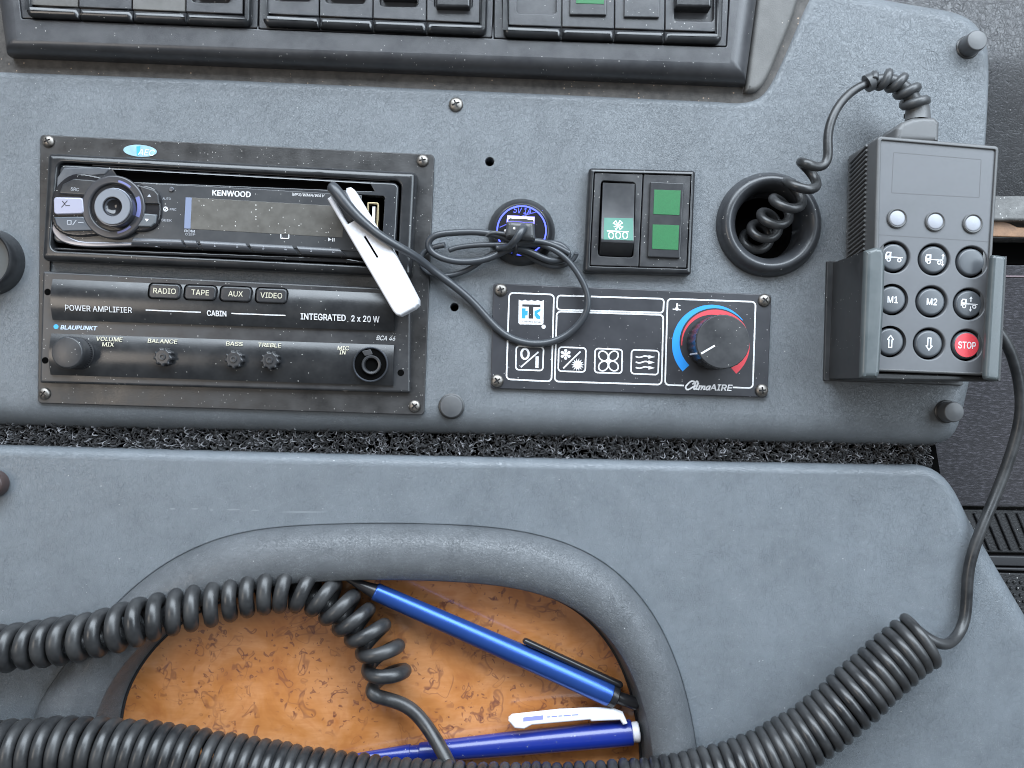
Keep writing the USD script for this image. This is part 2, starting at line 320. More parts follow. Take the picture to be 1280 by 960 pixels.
def round_prof(r, z0, z1, b, n=5):
    return [(r, z0)] + [(r - b * (1 - math.cos(t)), z1 - b + b * math.sin(t)) for t in np.linspace(0, np.pi / 2, n)]
def frames(p):
    t = np.gradient(p, axis=0); t /= np.linalg.norm(t, axis=1, keepdims=True) + 1e-12
    a = np.zeros_like(p); a0 = np.array([0, 0, 1.]); a0 = a0 - t[0] * (a0 @ t[0])
    if np.linalg.norm(a0) < .1: a0 = np.array([1., 0, 0]) - t[0] * t[0][0]
    a[0] = a0 / np.linalg.norm(a0)
    for i in range(1, len(p)):
        w = a[i - 1] - t[i] * (a[i - 1] @ t[i]); a[i] = w / (np.linalg.norm(w) + 1e-12)
    return t, a, np.cross(t, a)
def tube(p, r, sides=10, caps=True, up=False):
    p = np.asarray(p, float); t, a, b = frames(p); n = len(p)
    r = np.broadcast_to(r, (n,)); th = np.arange(sides) * 2 * np.pi / sides
    v = p[:, None] + r[:, None, None] * (np.cos(th)[None, :, None] * a[:, None] + np.sin(th)[None, :, None] * b[:, None])
    v, f = strip([v[i] for i in range(n)])
    if caps:
        v = np.vstack([v, p[0], p[-1]]); i = np.arange(sides); j = (i + 1) % sides
        f = np.vstack([f, np.column_stack([j, i, np.full(sides, len(v) - 2)]), np.column_stack([(n - 1) * sides + i, (n - 1) * sides + j, np.full(sides, len(v) - 1)])])
    return trimesh.Trimesh(v, f, process=False)
def helix(path, R, pitch, hand=1, phase=0.0, per=26):
    """Winds round the centre line: R and pitch (mm) are functions of the fraction of its length."""
    s = np.r_[0, np.cumsum(np.linalg.norm(np.diff(path, axis=0), axis=1))]; Ltot = s[-1]
    ss = np.linspace(0, Ltot, 4000); u = ss / Ltot
    th = np.r_[0, np.cumsum(np.diff(ss) / pitch(u)[1:])] * 2 * np.pi
    N = int(th[-1] / (2 * np.pi) * per)
    tq = np.linspace(0, th[-1], N); sq = np.interp(tq, th, ss)
    c = np.column_stack([np.interp(sq, s, path[:, k]) for k in range(3)])
    t, a, b = frames(gaussian_filter1d(c, per * .8, axis=0, mode='nearest'))
    ang = hand * tq + phase
    return c + R(sq / Ltot)[:, None] * (np.cos(ang)[:, None] * a + np.sin(ang)[:, None] * b), sq / Ltot
def smooth_path(p, n, sig=1.0):
    s = np.r_[0, np.cumsum(np.linalg.norm(np.diff(p, axis=0), axis=1))]
    q = np.linspace(0, s[-1], n)
    return gaussian_filter1d(np.column_stack([np.interp(q, s, p[:, k]) for k in range(3)]), sig, axis=0, mode='nearest')
def text(s, p, h, ang=2.5, z=0.0, bold=False, shear=0.0, width=None, align='l', depth=.05, drape=None):
    k = unit(z)
    m = meshkit.text_mesh(s, h * k, depth, bold); v = np.array(m.vertices)
    if width: v[:, 0] *= width * k / (v[:, 0].max() - v[:, 0].min())
    v[:, 0] += shear * v[:, 1]
    w = v[:, 0].max()
    if align == 'c': v[:, 0] -= w / 2; v[:, 1] -= h * k / 2
    a = math.radians(-ang); c, sn = math.cos(a), math.sin(a)
    o = plan(np.array(p, float), z)
    q = np.column_stack([o[0] + c * v[:, 0] - sn * v[:, 1], o[1] + sn * v[:, 0] + c * v[:, 1], v[:, 2] + z])
    if drape is not None: q[:, 2] += drape(back(q[:, :2], z))
    return trimesh.Trimesh(q, m.faces, process=False)
def mark(geom, z, t=.05, drape=None):
    out = []
    for g in getattr(geom, 'geoms', [geom]):
        if g.is_empty or g.area < .05: continue
        out.append(slab(g, z - .1, z + t, b=0, drape=drape))
    return trimesh.util.concatenate(out)
def stroke(pts, w, cap=1): return LineString(pts).buffer(w / 2, cap_style=cap, quad_segs=4)
def ringline(poly, w): return poly.buffer(w / 2, quad_segs=4).difference(poly.buffer(-w / 2, quad_segs=4))
def lerp_top(a, b):
    a, b = np.array(a, float), np.array(b, float)
    return lambda x: a[1] + (x - a[0]) * (b[1] - a[1]) / (b[0] - a[0])
def bar(tl, tr, br, bl, z0, z1, prof, nu=24, nv=16, foot=None):
    """A bar whose cross-section (top to bottom) is prof(v) in mm added to z1. Returns the mesh and its height above z1 as a function of plan points."""
    u = np.linspace(0, 1, nu)[:, None]; v = np.linspace(0, 1, nv)[None, :]
    P = [np.array(q, float) for q in (tl, tr, br, bl)]
    xy = ((1 - u) * (1 - v))[..., None] * P[0] + (u * (1 - v))[..., None] * P[1] + (u * v)[..., None] * P[2] + ((1 - u) * v)[..., None] * P[3]
    xy = plan(xy, z1); z = z1 + np.broadcast_to(prof(v), (nu, nv))
    g = np.dstack([xy, z]).reshape(-1, 3); idx = np.arange(nu * nv).reshape(nu, nv)
    a, b, c, d = idx[:-1, :-1].ravel(), idx[1:, :-1].ravel(), idx[1:, 1:].ravel(), idx[:-1, 1:].ravel()
    f = np.vstack([np.column_stack([a, d, c]), np.column_stack([a, c, b])])
    rim = np.r_[idx[:, 0], idx[-1, 1:], idx[-2::-1, -1], idx[0, -2:0:-1]][::-1]     # counter-clockwise from above
    lo = g[rim].copy(); lo[:, 2] = z0
    w, wf = strip([lo, g[rim]])
    top, bot = lerp_top(tl, tr), lerp_top(bl, br)
    h = lambda p: prof(np.clip((p[..., 1] - top(p[..., 0])) / (bot(p[..., 0]) - top(p[..., 0])), 0, 1))
    return clean(trimesh.util.concatenate([trimesh.Trimesh(g, f, process=False), trimesh.Trimesh(w, wf, process=False)])), h
def screw(c, r, z, parent, name='screw', rot=.3, h=1.7, material=None):
    """A domed cross-head screw: head with a cut recess."""
    k = unit(z); R = r * k; o = plan(np.array(c, float), z)
    pts = [(0, -.4), (R, -.4), (R, .25)] + [(R * math.cos(t), .25 + (h - .25) * math.sin(t)) for t in np.linspace(.15, np.pi / 2, 7)]
    head = m3.Manifold.revolve(m3.CrossSection([pts]), 28)
    w = R * .22
    cut = m3.Manifold.cube((R * 1.1, w, 3), True) + m3.Manifold.cube((w, R * 1.1, 3), True) + m3.Manifold.cylinder(3, w * .95, w * .95, 12, True)
    cut = cut.translate((0, 0, h + .55)).rotate((0, 0, math.degrees(rot)))
    m = man(head - cut); m.apply_translation([o[0], o[1], z])
    p = part(name, m, material or ZINC, parent, smooth=30)
    rec = man((m3.Manifold.cube((R * 1.08, w * .96, .1), True) + m3.Manifold.cube((w * .96, R * 1.08, .1), True)).rotate((0, 0, math.degrees(rot)))); rec.apply_translation([o[0], o[1], z + h - .85])
    part('recess', rec, DARKP, p, smooth=False)
    return p

# ================================================================== SETTING: dashboard, lower pad, carpet, side
DASH_TOPZ = 0.0
out = np.vstack([np.array([(-420, 60), (-60, 84), (0, 87), (300, 98), (600, 111), (800, 120), (900, 124.5)]), spline([(900, 124.5), (930, 125.5), (950, 119), (964, 102), (986, 56), (1006, 6), (1016, -25)], 24)[1:],
                 spline([(1016, -25), (1090, -12), (1150, -1), (1195, 7), (1222, 19), (1237, 40), (1240, 70)], 24)[1:],
                 np.array([(1236, 150), (1224, 340), (1216, 480)]), spline([(1216, 480), (1212, 530), (1203, 549), (1185, 558), (1150, 560)], 14)[1:],
                 np.array([(900, 554), (530, 544), (195, 539), (-60, 533), (-420, 526)])])
dash_poly = Polygon(out).segmentize(6)
holes_px = {'small': [(612, 202, 5.6), (568, 384, 5.2)]}
gromm = (962, 280)
dash_holes = unary_union([circle((x, y), r, 24) for x, y, r in holes_px['small']] + [circle(gromm, 46)])
def dash_radius(p):
    x, y = p[:, 0], p[:, 1]
    r = np.full(len(p), 2.5)
    r = np.where((y < 140) & (x < 1010), 4.0, r)
    r = np.where((y < 60) & (x > 1010), 9.0, r)
    k = np.clip((y - 470) / 60, 0, 1); r = r + (15.0 - r) * k * k * (3 - 2 * k)
    return gaussian_filter1d(r, 4, mode='wrap')
t = thing('dashboard', 'grey leather-grain dashboard face that carries the radios and controls', None, (640, 300), 0, kind='structure')
part('dash_face', slab(dash_poly.difference(dash_holes), -34, 0, seg=9, bf=dash_radius, hb=.4, hz=-12), V_DASH, t, smooth=50)
# the trim round the switch module, one step down
trim_poly = Polygon([(-420, -60), (1030, -60), (1012, 6), (992, 60), (968, 108), (952, 126), (936, 134), (900, 134), (-420, 86)])
part('module_trim', slab(trim_poly, -20, -1.8, b=.8), mat('dusty_ledge', (.045, .040, .036), .65, var=.5, vs=.25, bump=.1, bs=1.2, dust=.10, dust_scale=.8, dust_col=(.30, .22, .16)), t, smooth=40)
# the raised side piece right of the switch module
side_tr = Polygon(np.vstack([np.array([(951, -60), (949, -20), (932, 113)]), spline([(932, 113), (946, 113), (955, 105), (976, 60), (994, 14), (1003, -30)], 20)[1:], np.array([(1010, -60)])])).segmentize(6)
part('trim_cheek', slab(side_tr, -10, 2.4, b=2.6, seg=6), V_TRIM, t, smooth=50)
for x, y, r in holes_px['small']:
    part('screw_hole', lathe((x, y), [(r + 1.5, -11.9), (.001, -11.9)], 0, 20), VOID, t)
# faint embossed mark near the upper right corner
tx = [mark(ringline(circle((1163, 75), 12, 28), 1.4), 0, t=.12)] + [mark(stroke([(1156 + 3.5 * k, 70 + (k % 2) * 3), (1158 + 3.5 * k, 80 - (k % 3))], 1.2), 0, t=.12) for k in range(5)]
part('embossed_mark', tx, V_DASH, t, smooth=False)

# lower pad with the oval tray
tray_o = spline([(42, 900), (74, 842), (122, 780), (196, 712), (286, 670), (400, 656), (560, 656), (672, 669), (752, 702), (812, 762), (850, 842), (869, 925), (872, 1000), (840, 1075), (700, 1110), (400, 1112), (160, 1090), (52, 1000)], 160, closed=True)
tray_i = spline([(152, 900), (163, 856), (196, 806), (250, 764), (320, 738), (420, 724), (560, 724), (650, 734), (712, 757), (758, 800), (786, 856), (799, 920), (800, 980), (780, 1030), (690, 1052), (400, 1052), (230, 1040), (160, 970)], 160, closed=True)
pad_out = np.vstack([np.array([(-420, 545), (0, 558), (250, 565), (500, 571), (900, 579), (1140, 583)]), spline([(1140, 583), (1168, 586), (1190, 602), (1212, 634), (1234, 672)], 14)[1:], np.array([(1262, 720), (1300, 784), (1330, 836), (1340, 1160), (-420, 1160)])])
pad_poly = Polygon(pad_out).segmentize(8).difference(Polygon(tray_o).buffer(-.3))
def pad_radius(p):
    x, y = p[:, 0], p[:, 1]
    r = np.full(len(p), 5.0); k = np.clip((x - 1150) / 60, 0, 1) * np.clip((y - 590) / 60, 0, 1)
    return gaussian_filter1d(r + 7 * k, 4, mode='wrap')
t = thing('lower_dashboard', 'grey padded lower dashboard with an oval tray', None, (640, 800), 0, kind='structure')
part('pad', slab(pad_poly, -40, 0, seg=8, bf=pad_radius, hb=.8, hz=-6), V_PAD, t, smooth=50)
for x0, x1, y in ((212, 219, 636), (239, 248, 636), (262, 267, 637.5), (283, 300, 637), (314, 324, 638), (352, 408, 640)):
    part('scuff_mark', mark(affinity.scale(Point((x0 + x1) / 2, y).buffer(1, quad_segs=6), (x1 - x0) / 2, 1.0 if x0 < 900 else 3.2), 0, t=.01), mat('scuff', (.155, .17, .185), .42) if not used.get('sc') else '/World/Looks/scuff', t, smooth=False); used['sc'] = 1
rings = []
po, pi_ = plan(tray_o, 0), plan(tray_i, -12.0)
for w in np.r_[np.linspace(0, .1, 6), np.linspace(.14, .86, 14), np.linspace(.88, 1, 8)]:
    q = w / .88
    z = -1.2 + 14.0 * math.sqrt(max(0., 1 - (1 - 1.72 * min(q, 1.)) ** 2))
    if q > 1: ze = -1.2 + 14.0 * math.sqrt(1 - .72 ** 2); k_ = (w - .88) / .12; z = ze + (-12.6 - ze) * k_ ** .8
    if w == 0: z = -1.4
    xy = po + (pi_ - po) * w; rings.append(np.column_stack([xy, np.full(len(xy), z)]))
def oriented(rings):
    v, f = strip(rings); m = trimesh.Trimesh(v, f, process=False)
    return m if m.face_normals[:, 2].mean() > 0 else trimesh.Trimesh(v, f[:, ::-1], process=False)
part('tray_rim', oriented(rings), V_RIM, t, smooth=True)
part('tray_seal', tube(np.column_stack([np.vstack([pi_, pi_[:1]]), np.full(len(pi_) + 1, -11.6)]), .9, 8, caps=False), DARKP, t, smooth=True)
floor_m = tri(Polygon(plan(tray_i, -12)).buffer(2), -12.0)
part('burl_wood_floor', floor_m, WOOD, t, smooth=False)

# carpet lining seen in the gap, with its loops
base = slab(Polygon([(-420, 490), (1165, 530), (1180, 620), (-420, 610)]), -40, -17, b=0)
t = thing('gap_carpet', 'dark carpet lining in the gap between the dashboard and the lower pad', None, (600, 560), -28, kind='structure')
part('backing', base, VOID, t, smooth=False)
loops_ = ([], [])
for k in range(7200):
    x = rng.uniform(-200, 1160); yc = 546 + (x) * .0215
    y = yc + rng.uniform(-22, 24); z = -14.0
    if rng.random() < .25: z += 2
    h = rng.uniform(2.5, 5.5); w = rng.uniform(.6, 1.5); a = rng.uniform(0, np.pi); lean = rng.normal(0, 1.3, 2)
    c = plan(np.array([x, y]), -13); q = np.linspace(0, np.pi, 7)
    loc = np.column_stack([np.cos(q) * w, np.zeros(7), np.sin(q) ** .6 * h])
    loc[:, 1] += np.sin(q * rng.uniform(.5, 2)) * rng.uniform(-.8, .8)
    pth = np.column_stack([c[0] + loc[:, 0] * math.cos(a) - loc[:, 1] * math.sin(a) + lean[0] * loc[:, 2] / h, c[1] + loc[:, 0] * math.sin(a) + loc[:, 1] * math.cos(a) + lean[1] * loc[:, 2] / h, z + loc[:, 2]])
    pale = rng.random() < .26
    loops_[pale].append(tube(pth, rng.uniform(.10, .20) if pale else rng.uniform(.2, .34), 5, caps=False))
t = thing('carpet_pile', 'grey and black looped carpet pile filling the gap below the dashboard', 'carpet', (600, 560), -28, kind='stuff')
part('dark_loops', loops_[0], PILE, t, smooth=True)
part('pale_loops', loops_[1], PILE2, t, smooth=True)

# right of the dashboard: leather cushion, pale ledge, tan wood, felt wall, rubber mat
def sheet(prof, x0, x1, zr):
    """A sheet running across x with a profile [(y, z)...] (photo y read at height zr)."""
    pr = np.array(prof, float); xs = np.linspace(x0, x1, 6)
    rows = [np.column_stack([plan(np.column_stack([np.full(len(pr), x), pr[:, 0]]), zr), pr[:, 1]]) for x in xs]
    v = np.vstack(rows); n = len(pr); f = []
    for i in range(len(xs) - 1):
        for j in range(n - 1):
            a, b, c, d = i * n + j, (i + 1) * n + j, (i + 1) * n + j + 1, i * n + j + 1
            f += [[a, d, c], [a, c, b]]
    m = trimesh.Trimesh(v, np.array(f), process=False)
    return m if m.face_normals[:, 2].mean() > 0 else trimesh.Trimesh(v, np.array(f)[:, ::-1], process=False)
t = thing('side_cushion', 'dark wrinkled leather cushion beside the upper right corner of the dashboard', None, (1260, 120), -30, kind='structure')
yy = np.r_[np.linspace(-80, 70, 8), np.linspace(80, 240, 14)]
zz = np.where(yy < 80, -14 + (80 - yy) * .01, -14 - 34 * np.clip((yy - 80) / 160, 0, 1) ** 1.1)
part('leather', sheet(np.column_stack([yy, zz]), 980, 1400, -20), V_SIDE, t, smooth=True)
t = thing('side_floor', 'felt lined side of the cab with a pale ledge and ribbed black rubber mat', None, (1260, 500), -60, kind='structure')
part('ledge', slab(quad((1190, 242), (1400, 242), (1400, 277), (1190, 275), 2), -70, -46, b=1.5), PALE, t)
part('wood_edge', slab(Polygon([(1190, 276), (1252, 276), (1262, 279), (1272, 284), (1400, 291), (1400, 300), (1190, 294)]), -70, -50, b=.6), TAN, t)
part('ledge_lip', slab(quad((1190, 293), (1400, 293), (1400, 298), (1190, 297)), -70, -51, b=.4), PALE, t)
part('dark_recess', slab(quad((1190, 298), (1400, 298), (1400, 332), (1190, 330)), -80, -66, b=0), VOID, t, smooth=False)
part('felt', slab(quad((1150, 330), (1400, 332), (1400, 636), (1150, 632)), -80, -58, b=1.2), FELT, t)
part('felt_seam', slab(quad((1190, 343.5), (1400, 346), (1400, 348), (1190, 345.5)), -70, -57.5, b=.2), mat('seam_thread', (.16, .12, .13), .8), t)
part('rubber_mat', slab(quad((1190, 636), (1400, 640), (1400, 694), (1190, 690)), -80, -62, b=1), MAT_R, t)
ribs = []
for k in range(14):
    x = 1204 + k * 13.5
    ribs.append(slab(Polygon([(x, 642), (x + 5, 642), (x + 24, 688), (x + 19, 688)]), -63, -60.6, b=.8))
part('mat_ribs', ribs, MAT_R, t)
part('mat_border', slab(quad((1190, 694), (1420, 698), (1420, 712), (1190, 706)), -80, -61, b=.8), DARKP, t)
part('mat_border', slab(quad((1190, 708), (1420, 714), (1420, 719), (1190, 711)), -80, -60.5, b=.6), DARKP, t)
part('mat_lower', slab(quad((1190, 714), (1440, 722), (1440, 860), (1190, 850)), -80, -62, b=.8), MAT_R, t)
st = []
for r_ in range(9):
    for c_ in range(20):
        x, y = 1236 + c_ * 8 + (r_ % 2) * 4, 726 + r_ * 8 + c_ * .3
        st.append(lathe((x, y), [(2.6, -63), (2.2, -61.2), (.001, -61)], -62, 6))
part('mat_studs', st, MAT_R, t)

# ================================================================== SWITCH MODULE
t = thing('switch_module', 'black plastic switch module frame along the top of the dashboard', 'switch panel', (470, 60), -1.8)
open_ = unary_union([quad((17, -62), (325, -52), (322, 35.5), (27, 23), 2), quad((322, -52), (618, -44), (615.5, 47.5), (323, 36), 2), quad((616, -44), (914, -36), (908, 58.5), (617, 48), 2)]).buffer(.4)
O_ = np.array([(-8, -75), (12.5, 70.5), (930.5, 107), (955, -75)], float)[::1]; I_ = np.array([(9, -75), (21, 50), (912, 79), (936, -75)], float)
O_, I_ = [np.vstack([q[k] + (q[(k + 1) % 4] - q[k]) * np.linspace(0, 1, 24)[:-1, None] for k in range(4)]) for q in (O_, I_)]
rr_ = [np.column_stack([plan(O_, 1), np.full(len(O_), -1.8)])] + [np.column_stack([plan(O_, 1) + (plan(I_, 10) - plan(O_, 1)) * (1 - math.cos(a_)), np.full(len(O_), 1.2 + 8.8 * math.sin(a_))]) for a_ in np.linspace(0, np.pi / 2, 12)]
v_, f_ = strip(rr_); top_ = slab(Polygon(I_).difference(open_), 4, 10, b=.0, hb=.5, hz=4)
sk = trimesh.Trimesh(v_, f_, process=False)
if sk.face_normals[:, 2].mean() < 0: sk.invert()
part('frame', sk, BEZEL, t, smooth=25)
part('face', top_, BEZEL, t, smooth=30)

def bank(label, plate, ridge, div, specs):
    """A bank of four switches: plate and ridge are quads (tl, tr, br, bl), div the dividers' x at the bottom, specs one per cell."""
    tt = thing('switch_bank', label, 'switch bank', ((plate[0][0] + plate[1][0]) / 2, 10), 6)
    part('base_plate', slab(quad(*plate, 2), 3, 9.0, b=.5), BEZEL, tt)
    R = quad(*ridge, 9)
    (lx, ly), (rx, ry) = ridge[3], ridge[2]
    sl = (ry - ly) / (rx - lx)
    cellb = lambda x: ly - 13 + (x - lx) * sl
    xs = [lx + 6] + list(div) + [rx - 8]
    inner = Polygon([(xs[0], -80), (xs[-1] + 3, -80), (xs[-1], cellb(xs[-1])), (xs[0], cellb(xs[0]))])
    cuts = unary_union([Polygon([(x - .6, cellb(x) - 2), (x + .6, cellb(x) - 2), (x + .2, cellb(x) + 20), (x - 1., cellb(x) + 20)]) for x in div])
    part('ridge', slab(R.segmentize(6).difference(inner).difference(cuts), 8, 13.5, b=2.4, seg=6), BLACK, tt, smooth=45)
    for i, sp in enumerate(specs):
        a, b = xs[i] + .6, xs[i + 1] - .6
        cell = quad((a + 1, -78), (b + 1, -78), (b, cellb(b) - .4), (a, cellb(a) - .4))
        kind = sp[0]
        if kind == 'blank':
            part('cover_plate', slab(cell, 9, 11.6, b=.4), sp[1], tt); continue
        x0, x1, yb = sp[1], sp[2], sp[3]
        if kind in ('hole', 'rocker'):
            h = quad((x0 + 1, -60), (x1 + 1, -59), (x1, yb + 1), (x0, yb), 4)
            part('cover_plate', slab(cell.difference(h), 9, 11.6, b=.4, hb=.5, hz=5), BEZEL, tt)
            part('socket', slab(h.buffer(1), 4, 5.2, b=0), VOID, tt, smooth=False)
            if kind == 'rocker':
                ry_ = sp[4]
                part('rocker', slab(quad((x0 + 2.5, -58), (x1 - 1, -57), (x1 - 2.5, ry_ + 1), (x0 + 1.5, ry_), 2), 5, 15.5, b=1.2), BLACK, tt)
        else:
            part('cover_plate', slab(cell, 9, 11.6, b=.4), BEZEL, tt)
            p = part('indicator_plate', slab(quad((x0 + 1, -50), (x1 + 1, -49), (x1, yb + 1), (x0, yb), 1), 11, 13.0, b=.5), SATIN if kind == 'ind' else BEZEL, tt)
            if kind == 'ind':
                part('green_lens', slab(quad((x0 + 9, -32), (x1 - 2, -31), (x1 - 3, sp[4] + 1), (x0 + 8, sp[4])), 12.5, 13.25, b=.1), GREEN, p)
GL = mat('pale_cover', (.075, .072, .068), .32, rvar=.06, film=.05)
bank('left bank of four switches with three blank silver-grey covers', ((18, -60), (324.5, -50), (321.5, 35), (27.5, 22.5)), ((26, -90), (316, -90), (312, 31), (31, 19)), (98, 165, 232),
     [('blank', GL), ('blank', BEZEL), ('blank', GL), ('rocker', 240, 287, 2.5, -9)])
bank('middle bank of four black rocker switches', ((325, -50), (617.5, -43), (615, 47), (323.5, 35.5)), ((322, -90), (612, -90), (608, 42), (328, 30)), (399, 466, 533),
     [('rocker', 342, 388, .5, -11), ('rocker', 407, 456, 3.5, -9), ('rocker', 475, 522, 7.5, -5), ('rocker', 543, 590, 10, 8)])
bank('right bank of switches with green indicator and a blank grey cover', ((618.5, -43), (912.5, -36), (908, 58), (617.5, 47.5)), ((624, -90), (908, -90), (903, 53), (629, 44)), (702, 768, 831),
     [('hole', 646, 695, 17), ('ind', 712, 758, 18, 4), ('cover', 780, 824, 21), ('rocker', 843, 892, 26, 8)])

# loose screw and rubber plugs in the dash
t = thing('dash_screw', 'single cross-head screw in the dashboard below the switch module', 'screw', (570, 131), 0)
screw((570, 131), 9, 0, t, 'head', .4, 2.0)
def plug(label, c, r, h, zc):
    tt = thing('rubber_plug', label, 'plug', c, 0, None)
    o = back(plan(np.array(c, float), zc), 0.0)
    part('collar', lathe(o, [(r * 1.12, -.2), (r * 1.12, .5), (r * 1.02, .9), (r * .9, .9)], 0), RUBBER, tt)
    part('cap', lathe(c, round_prof(r, .2, zc, 1.6, 6) + [(r * .45, zc + .35), (.001, zc + .4)], zc), mat('plug_rubber', (.05, .053, .058), .42, film=.1, rvar=.06) if not used.get('plug') else '/World/Looks/plug_rubber', tt)
    used['plug'] = 1
plug('black rubber plug at the upper right corner of the dashboard', (1222, 50), 13, 9, 9)
plug('black rubber plug at the lower right corner below the handset', (1193, 515), 13, 8, 8)
plug('flat black rubber plug just right of the amplifier', (564, 508), 14.5, 2.2, 2.2)

# ================================================================== RADIO PLATE
t = thing('radio_frame', 'dusty black mounting plate with four corner screws around the two radio units', 'mounting plate', (290, 345), 0)
fr = quad((50, 168), (543, 193), (530, 519), (47, 504), 5)
hole = quad((66, 196), (514, 219), (508, 484), (58, 470))
part('plate', slab(fr.difference(hole), -.3, 1.4, b=.5, hb=.1, hz=-8), PLATE, t)
part('recess_back', slab(hole.buffer(4), -10, -7, b=0), VOID, t, smooth=False)
for c, r_ in (((61, 177), .5), ((528.5, 201), .2), ((518.5, 507.5), .7), ((56, 492), .9)): screw(c, 7.6, 1.4, t, rot=r_, h=1.9)
st = affinity.rotate(affinity.scale(Point(175, 188.5).buffer(1, quad_segs=12), 21, 7.5), 4)
p = part('oval_sticker', slab(st, 1.2, 1.65, b=.1), STICKER, t)
part('lettering', text('AEC', (172, 193.5), 7.5, 4, 1.7, shear=.2), WHITEP, p, smooth=False)
part('tab', mark(quad((170.5, 183), (175.5, 182.5), (174, 194.5), (171, 194.5)), 1.65), ORBIT, p, smooth=False)
part('sticker_edge', mark(ringline(st, 1.6), 1.5), DARKP, p, smooth=False)

# ================================================================== CAR RADIO
ZB, ZF = 9.0, 7.6
t = thing('car_radio', 'black car radio with round silver control knob, upper of the two units', 'car radio', (290, 265), 1.4)
bz_o = quad((58, 190), (521, 214), (514, 346), (50.5, 325), 6).segmentize(10)
bz_i = quad((72, 202), (502, 225.5), (496.5, 334), (62, 313), 9).segmentize(10)
part('bezel', slab(bz_o.difference(bz_i), 1.0, ZB, b=3.2, seg=6, hb=1.0, hz=2), BLACK, t, smooth=45)
part('gap', slab(bz_i.buffer(1), 1.2, 2.2, b=0), VOID, t, smooth=False)
fp = quad((74.5, 204.5), (499, 228), (493.5, 325), (65, 303), 8)
slot = Polygon([(141, 211.5), (462, 228.5), (468, 238.5), (461, 239), (150, 226.5)])
usb_bay = quad((446, 243), (481, 245), (478, 292), (444, 289), 3)
ctrl_c = (141, 258.5)
part('faceplate', slab(fp.segmentize(10).difference(slot).difference(usb_bay), 2, ZF, b=1.4, seg=5, hb=.5, hz=1.5), FACE, t, smooth=45)
part('cd_slot', slab(slot.buffer(1), 1, 3.0, b=0), VOID, t, smooth=False)
part('slot_line', mark(stroke([(116, 206.5), (300, 216), (487, 226)], 1.2), ZF), DARKP, t, smooth=False)
# silver shoulder above the slot
sh = Polygon([(80, 209), (124, 208.5), (138, 210.5), (131, 218), (110, 220), (88, 222), (70, 238), (71, 222)])
part('shoulder', slab(sh.segmentize(5), 6.5, 8.1, b=.7, seg=4), mat('shoulder_grey', (.055, .06, .07), .28, film=.08, rvar=.05), t)
# lower glossy window with the display
win = Polygon([(168, 228), (300, 235), (452, 244), (448, 314), (165, 302)]).segmentize(8).difference(circle(ctrl_c, 46, 40))
part('window', slab(win, 7, ZF + .35, b=.25), mat('window_grey', (.036, .038, .042), .2, coat=.4, dust=.06, dust_scale=1.2, film=.05), t)
p = part('display', slab(quad((232, 246.5), (431, 258), (428, 297), (230, 285.5)), 7.6, ZF + .5, b=.1), DISPLAY, t)
part('display_shade', slab(quad((232, 246.5), (239.5, 247), (238, 285.8), (230, 285.5)), 7.6, ZF + .62, b=.1), mat('display_edge', (.16, .19, .28), .25, coat=.5), p)
ZW = ZF + .4
part('lettering', text('KENWOOD', (264.5, 244), 6.6, 2.9, ZW, bold=True, width=48), WHITEP, t, smooth=False)
part('lettering', text('MP3/WMA/WAV', (364.5, 244.5), 3.4, 2.9, ZW, shear=.25, width=40), WHITEP, t, smooth=False)
part('lettering', [text('AUTO', (203, 249.5), 2.7, 2.9, ZW), text('SEEK', (201.5, 276.5), 3.0, 2.9, ZW, width=13), text('FNC', (212, 263), 3.0, 2.9, ZW), text('ROM', (230, 290), 3.0, 2.9, ZW, bold=True, width=13), text('DISP', (231.5, 294), 2.6, 2.9, ZW, width=12)], DIMP, t, smooth=False)
part('symbol', [mark(ringline(circle((207, 261.3), 2.5, 16), 1), ZW), mark(stroke([(206, 262.5), (208.3, 260)], 1), ZW), mark(ringline(sbox(352, 293, 360, 297).buffer(1), 1.1), ZW),
                mark(Polygon([(410, 297), (410, 301.5), (414.5, 299.4)]), ZW), mark(sbox(415.2, 297.4, 416.3, 301.8), ZW), mark(sbox(417.2, 297.5, 418.3, 301.9), ZW)], WHITEP, t, smooth=False)
part('sensor', lathe((215, 237), round_prof(3.3, ZF, ZF + 1.1, .8), ZF, 16), SILVER, t)
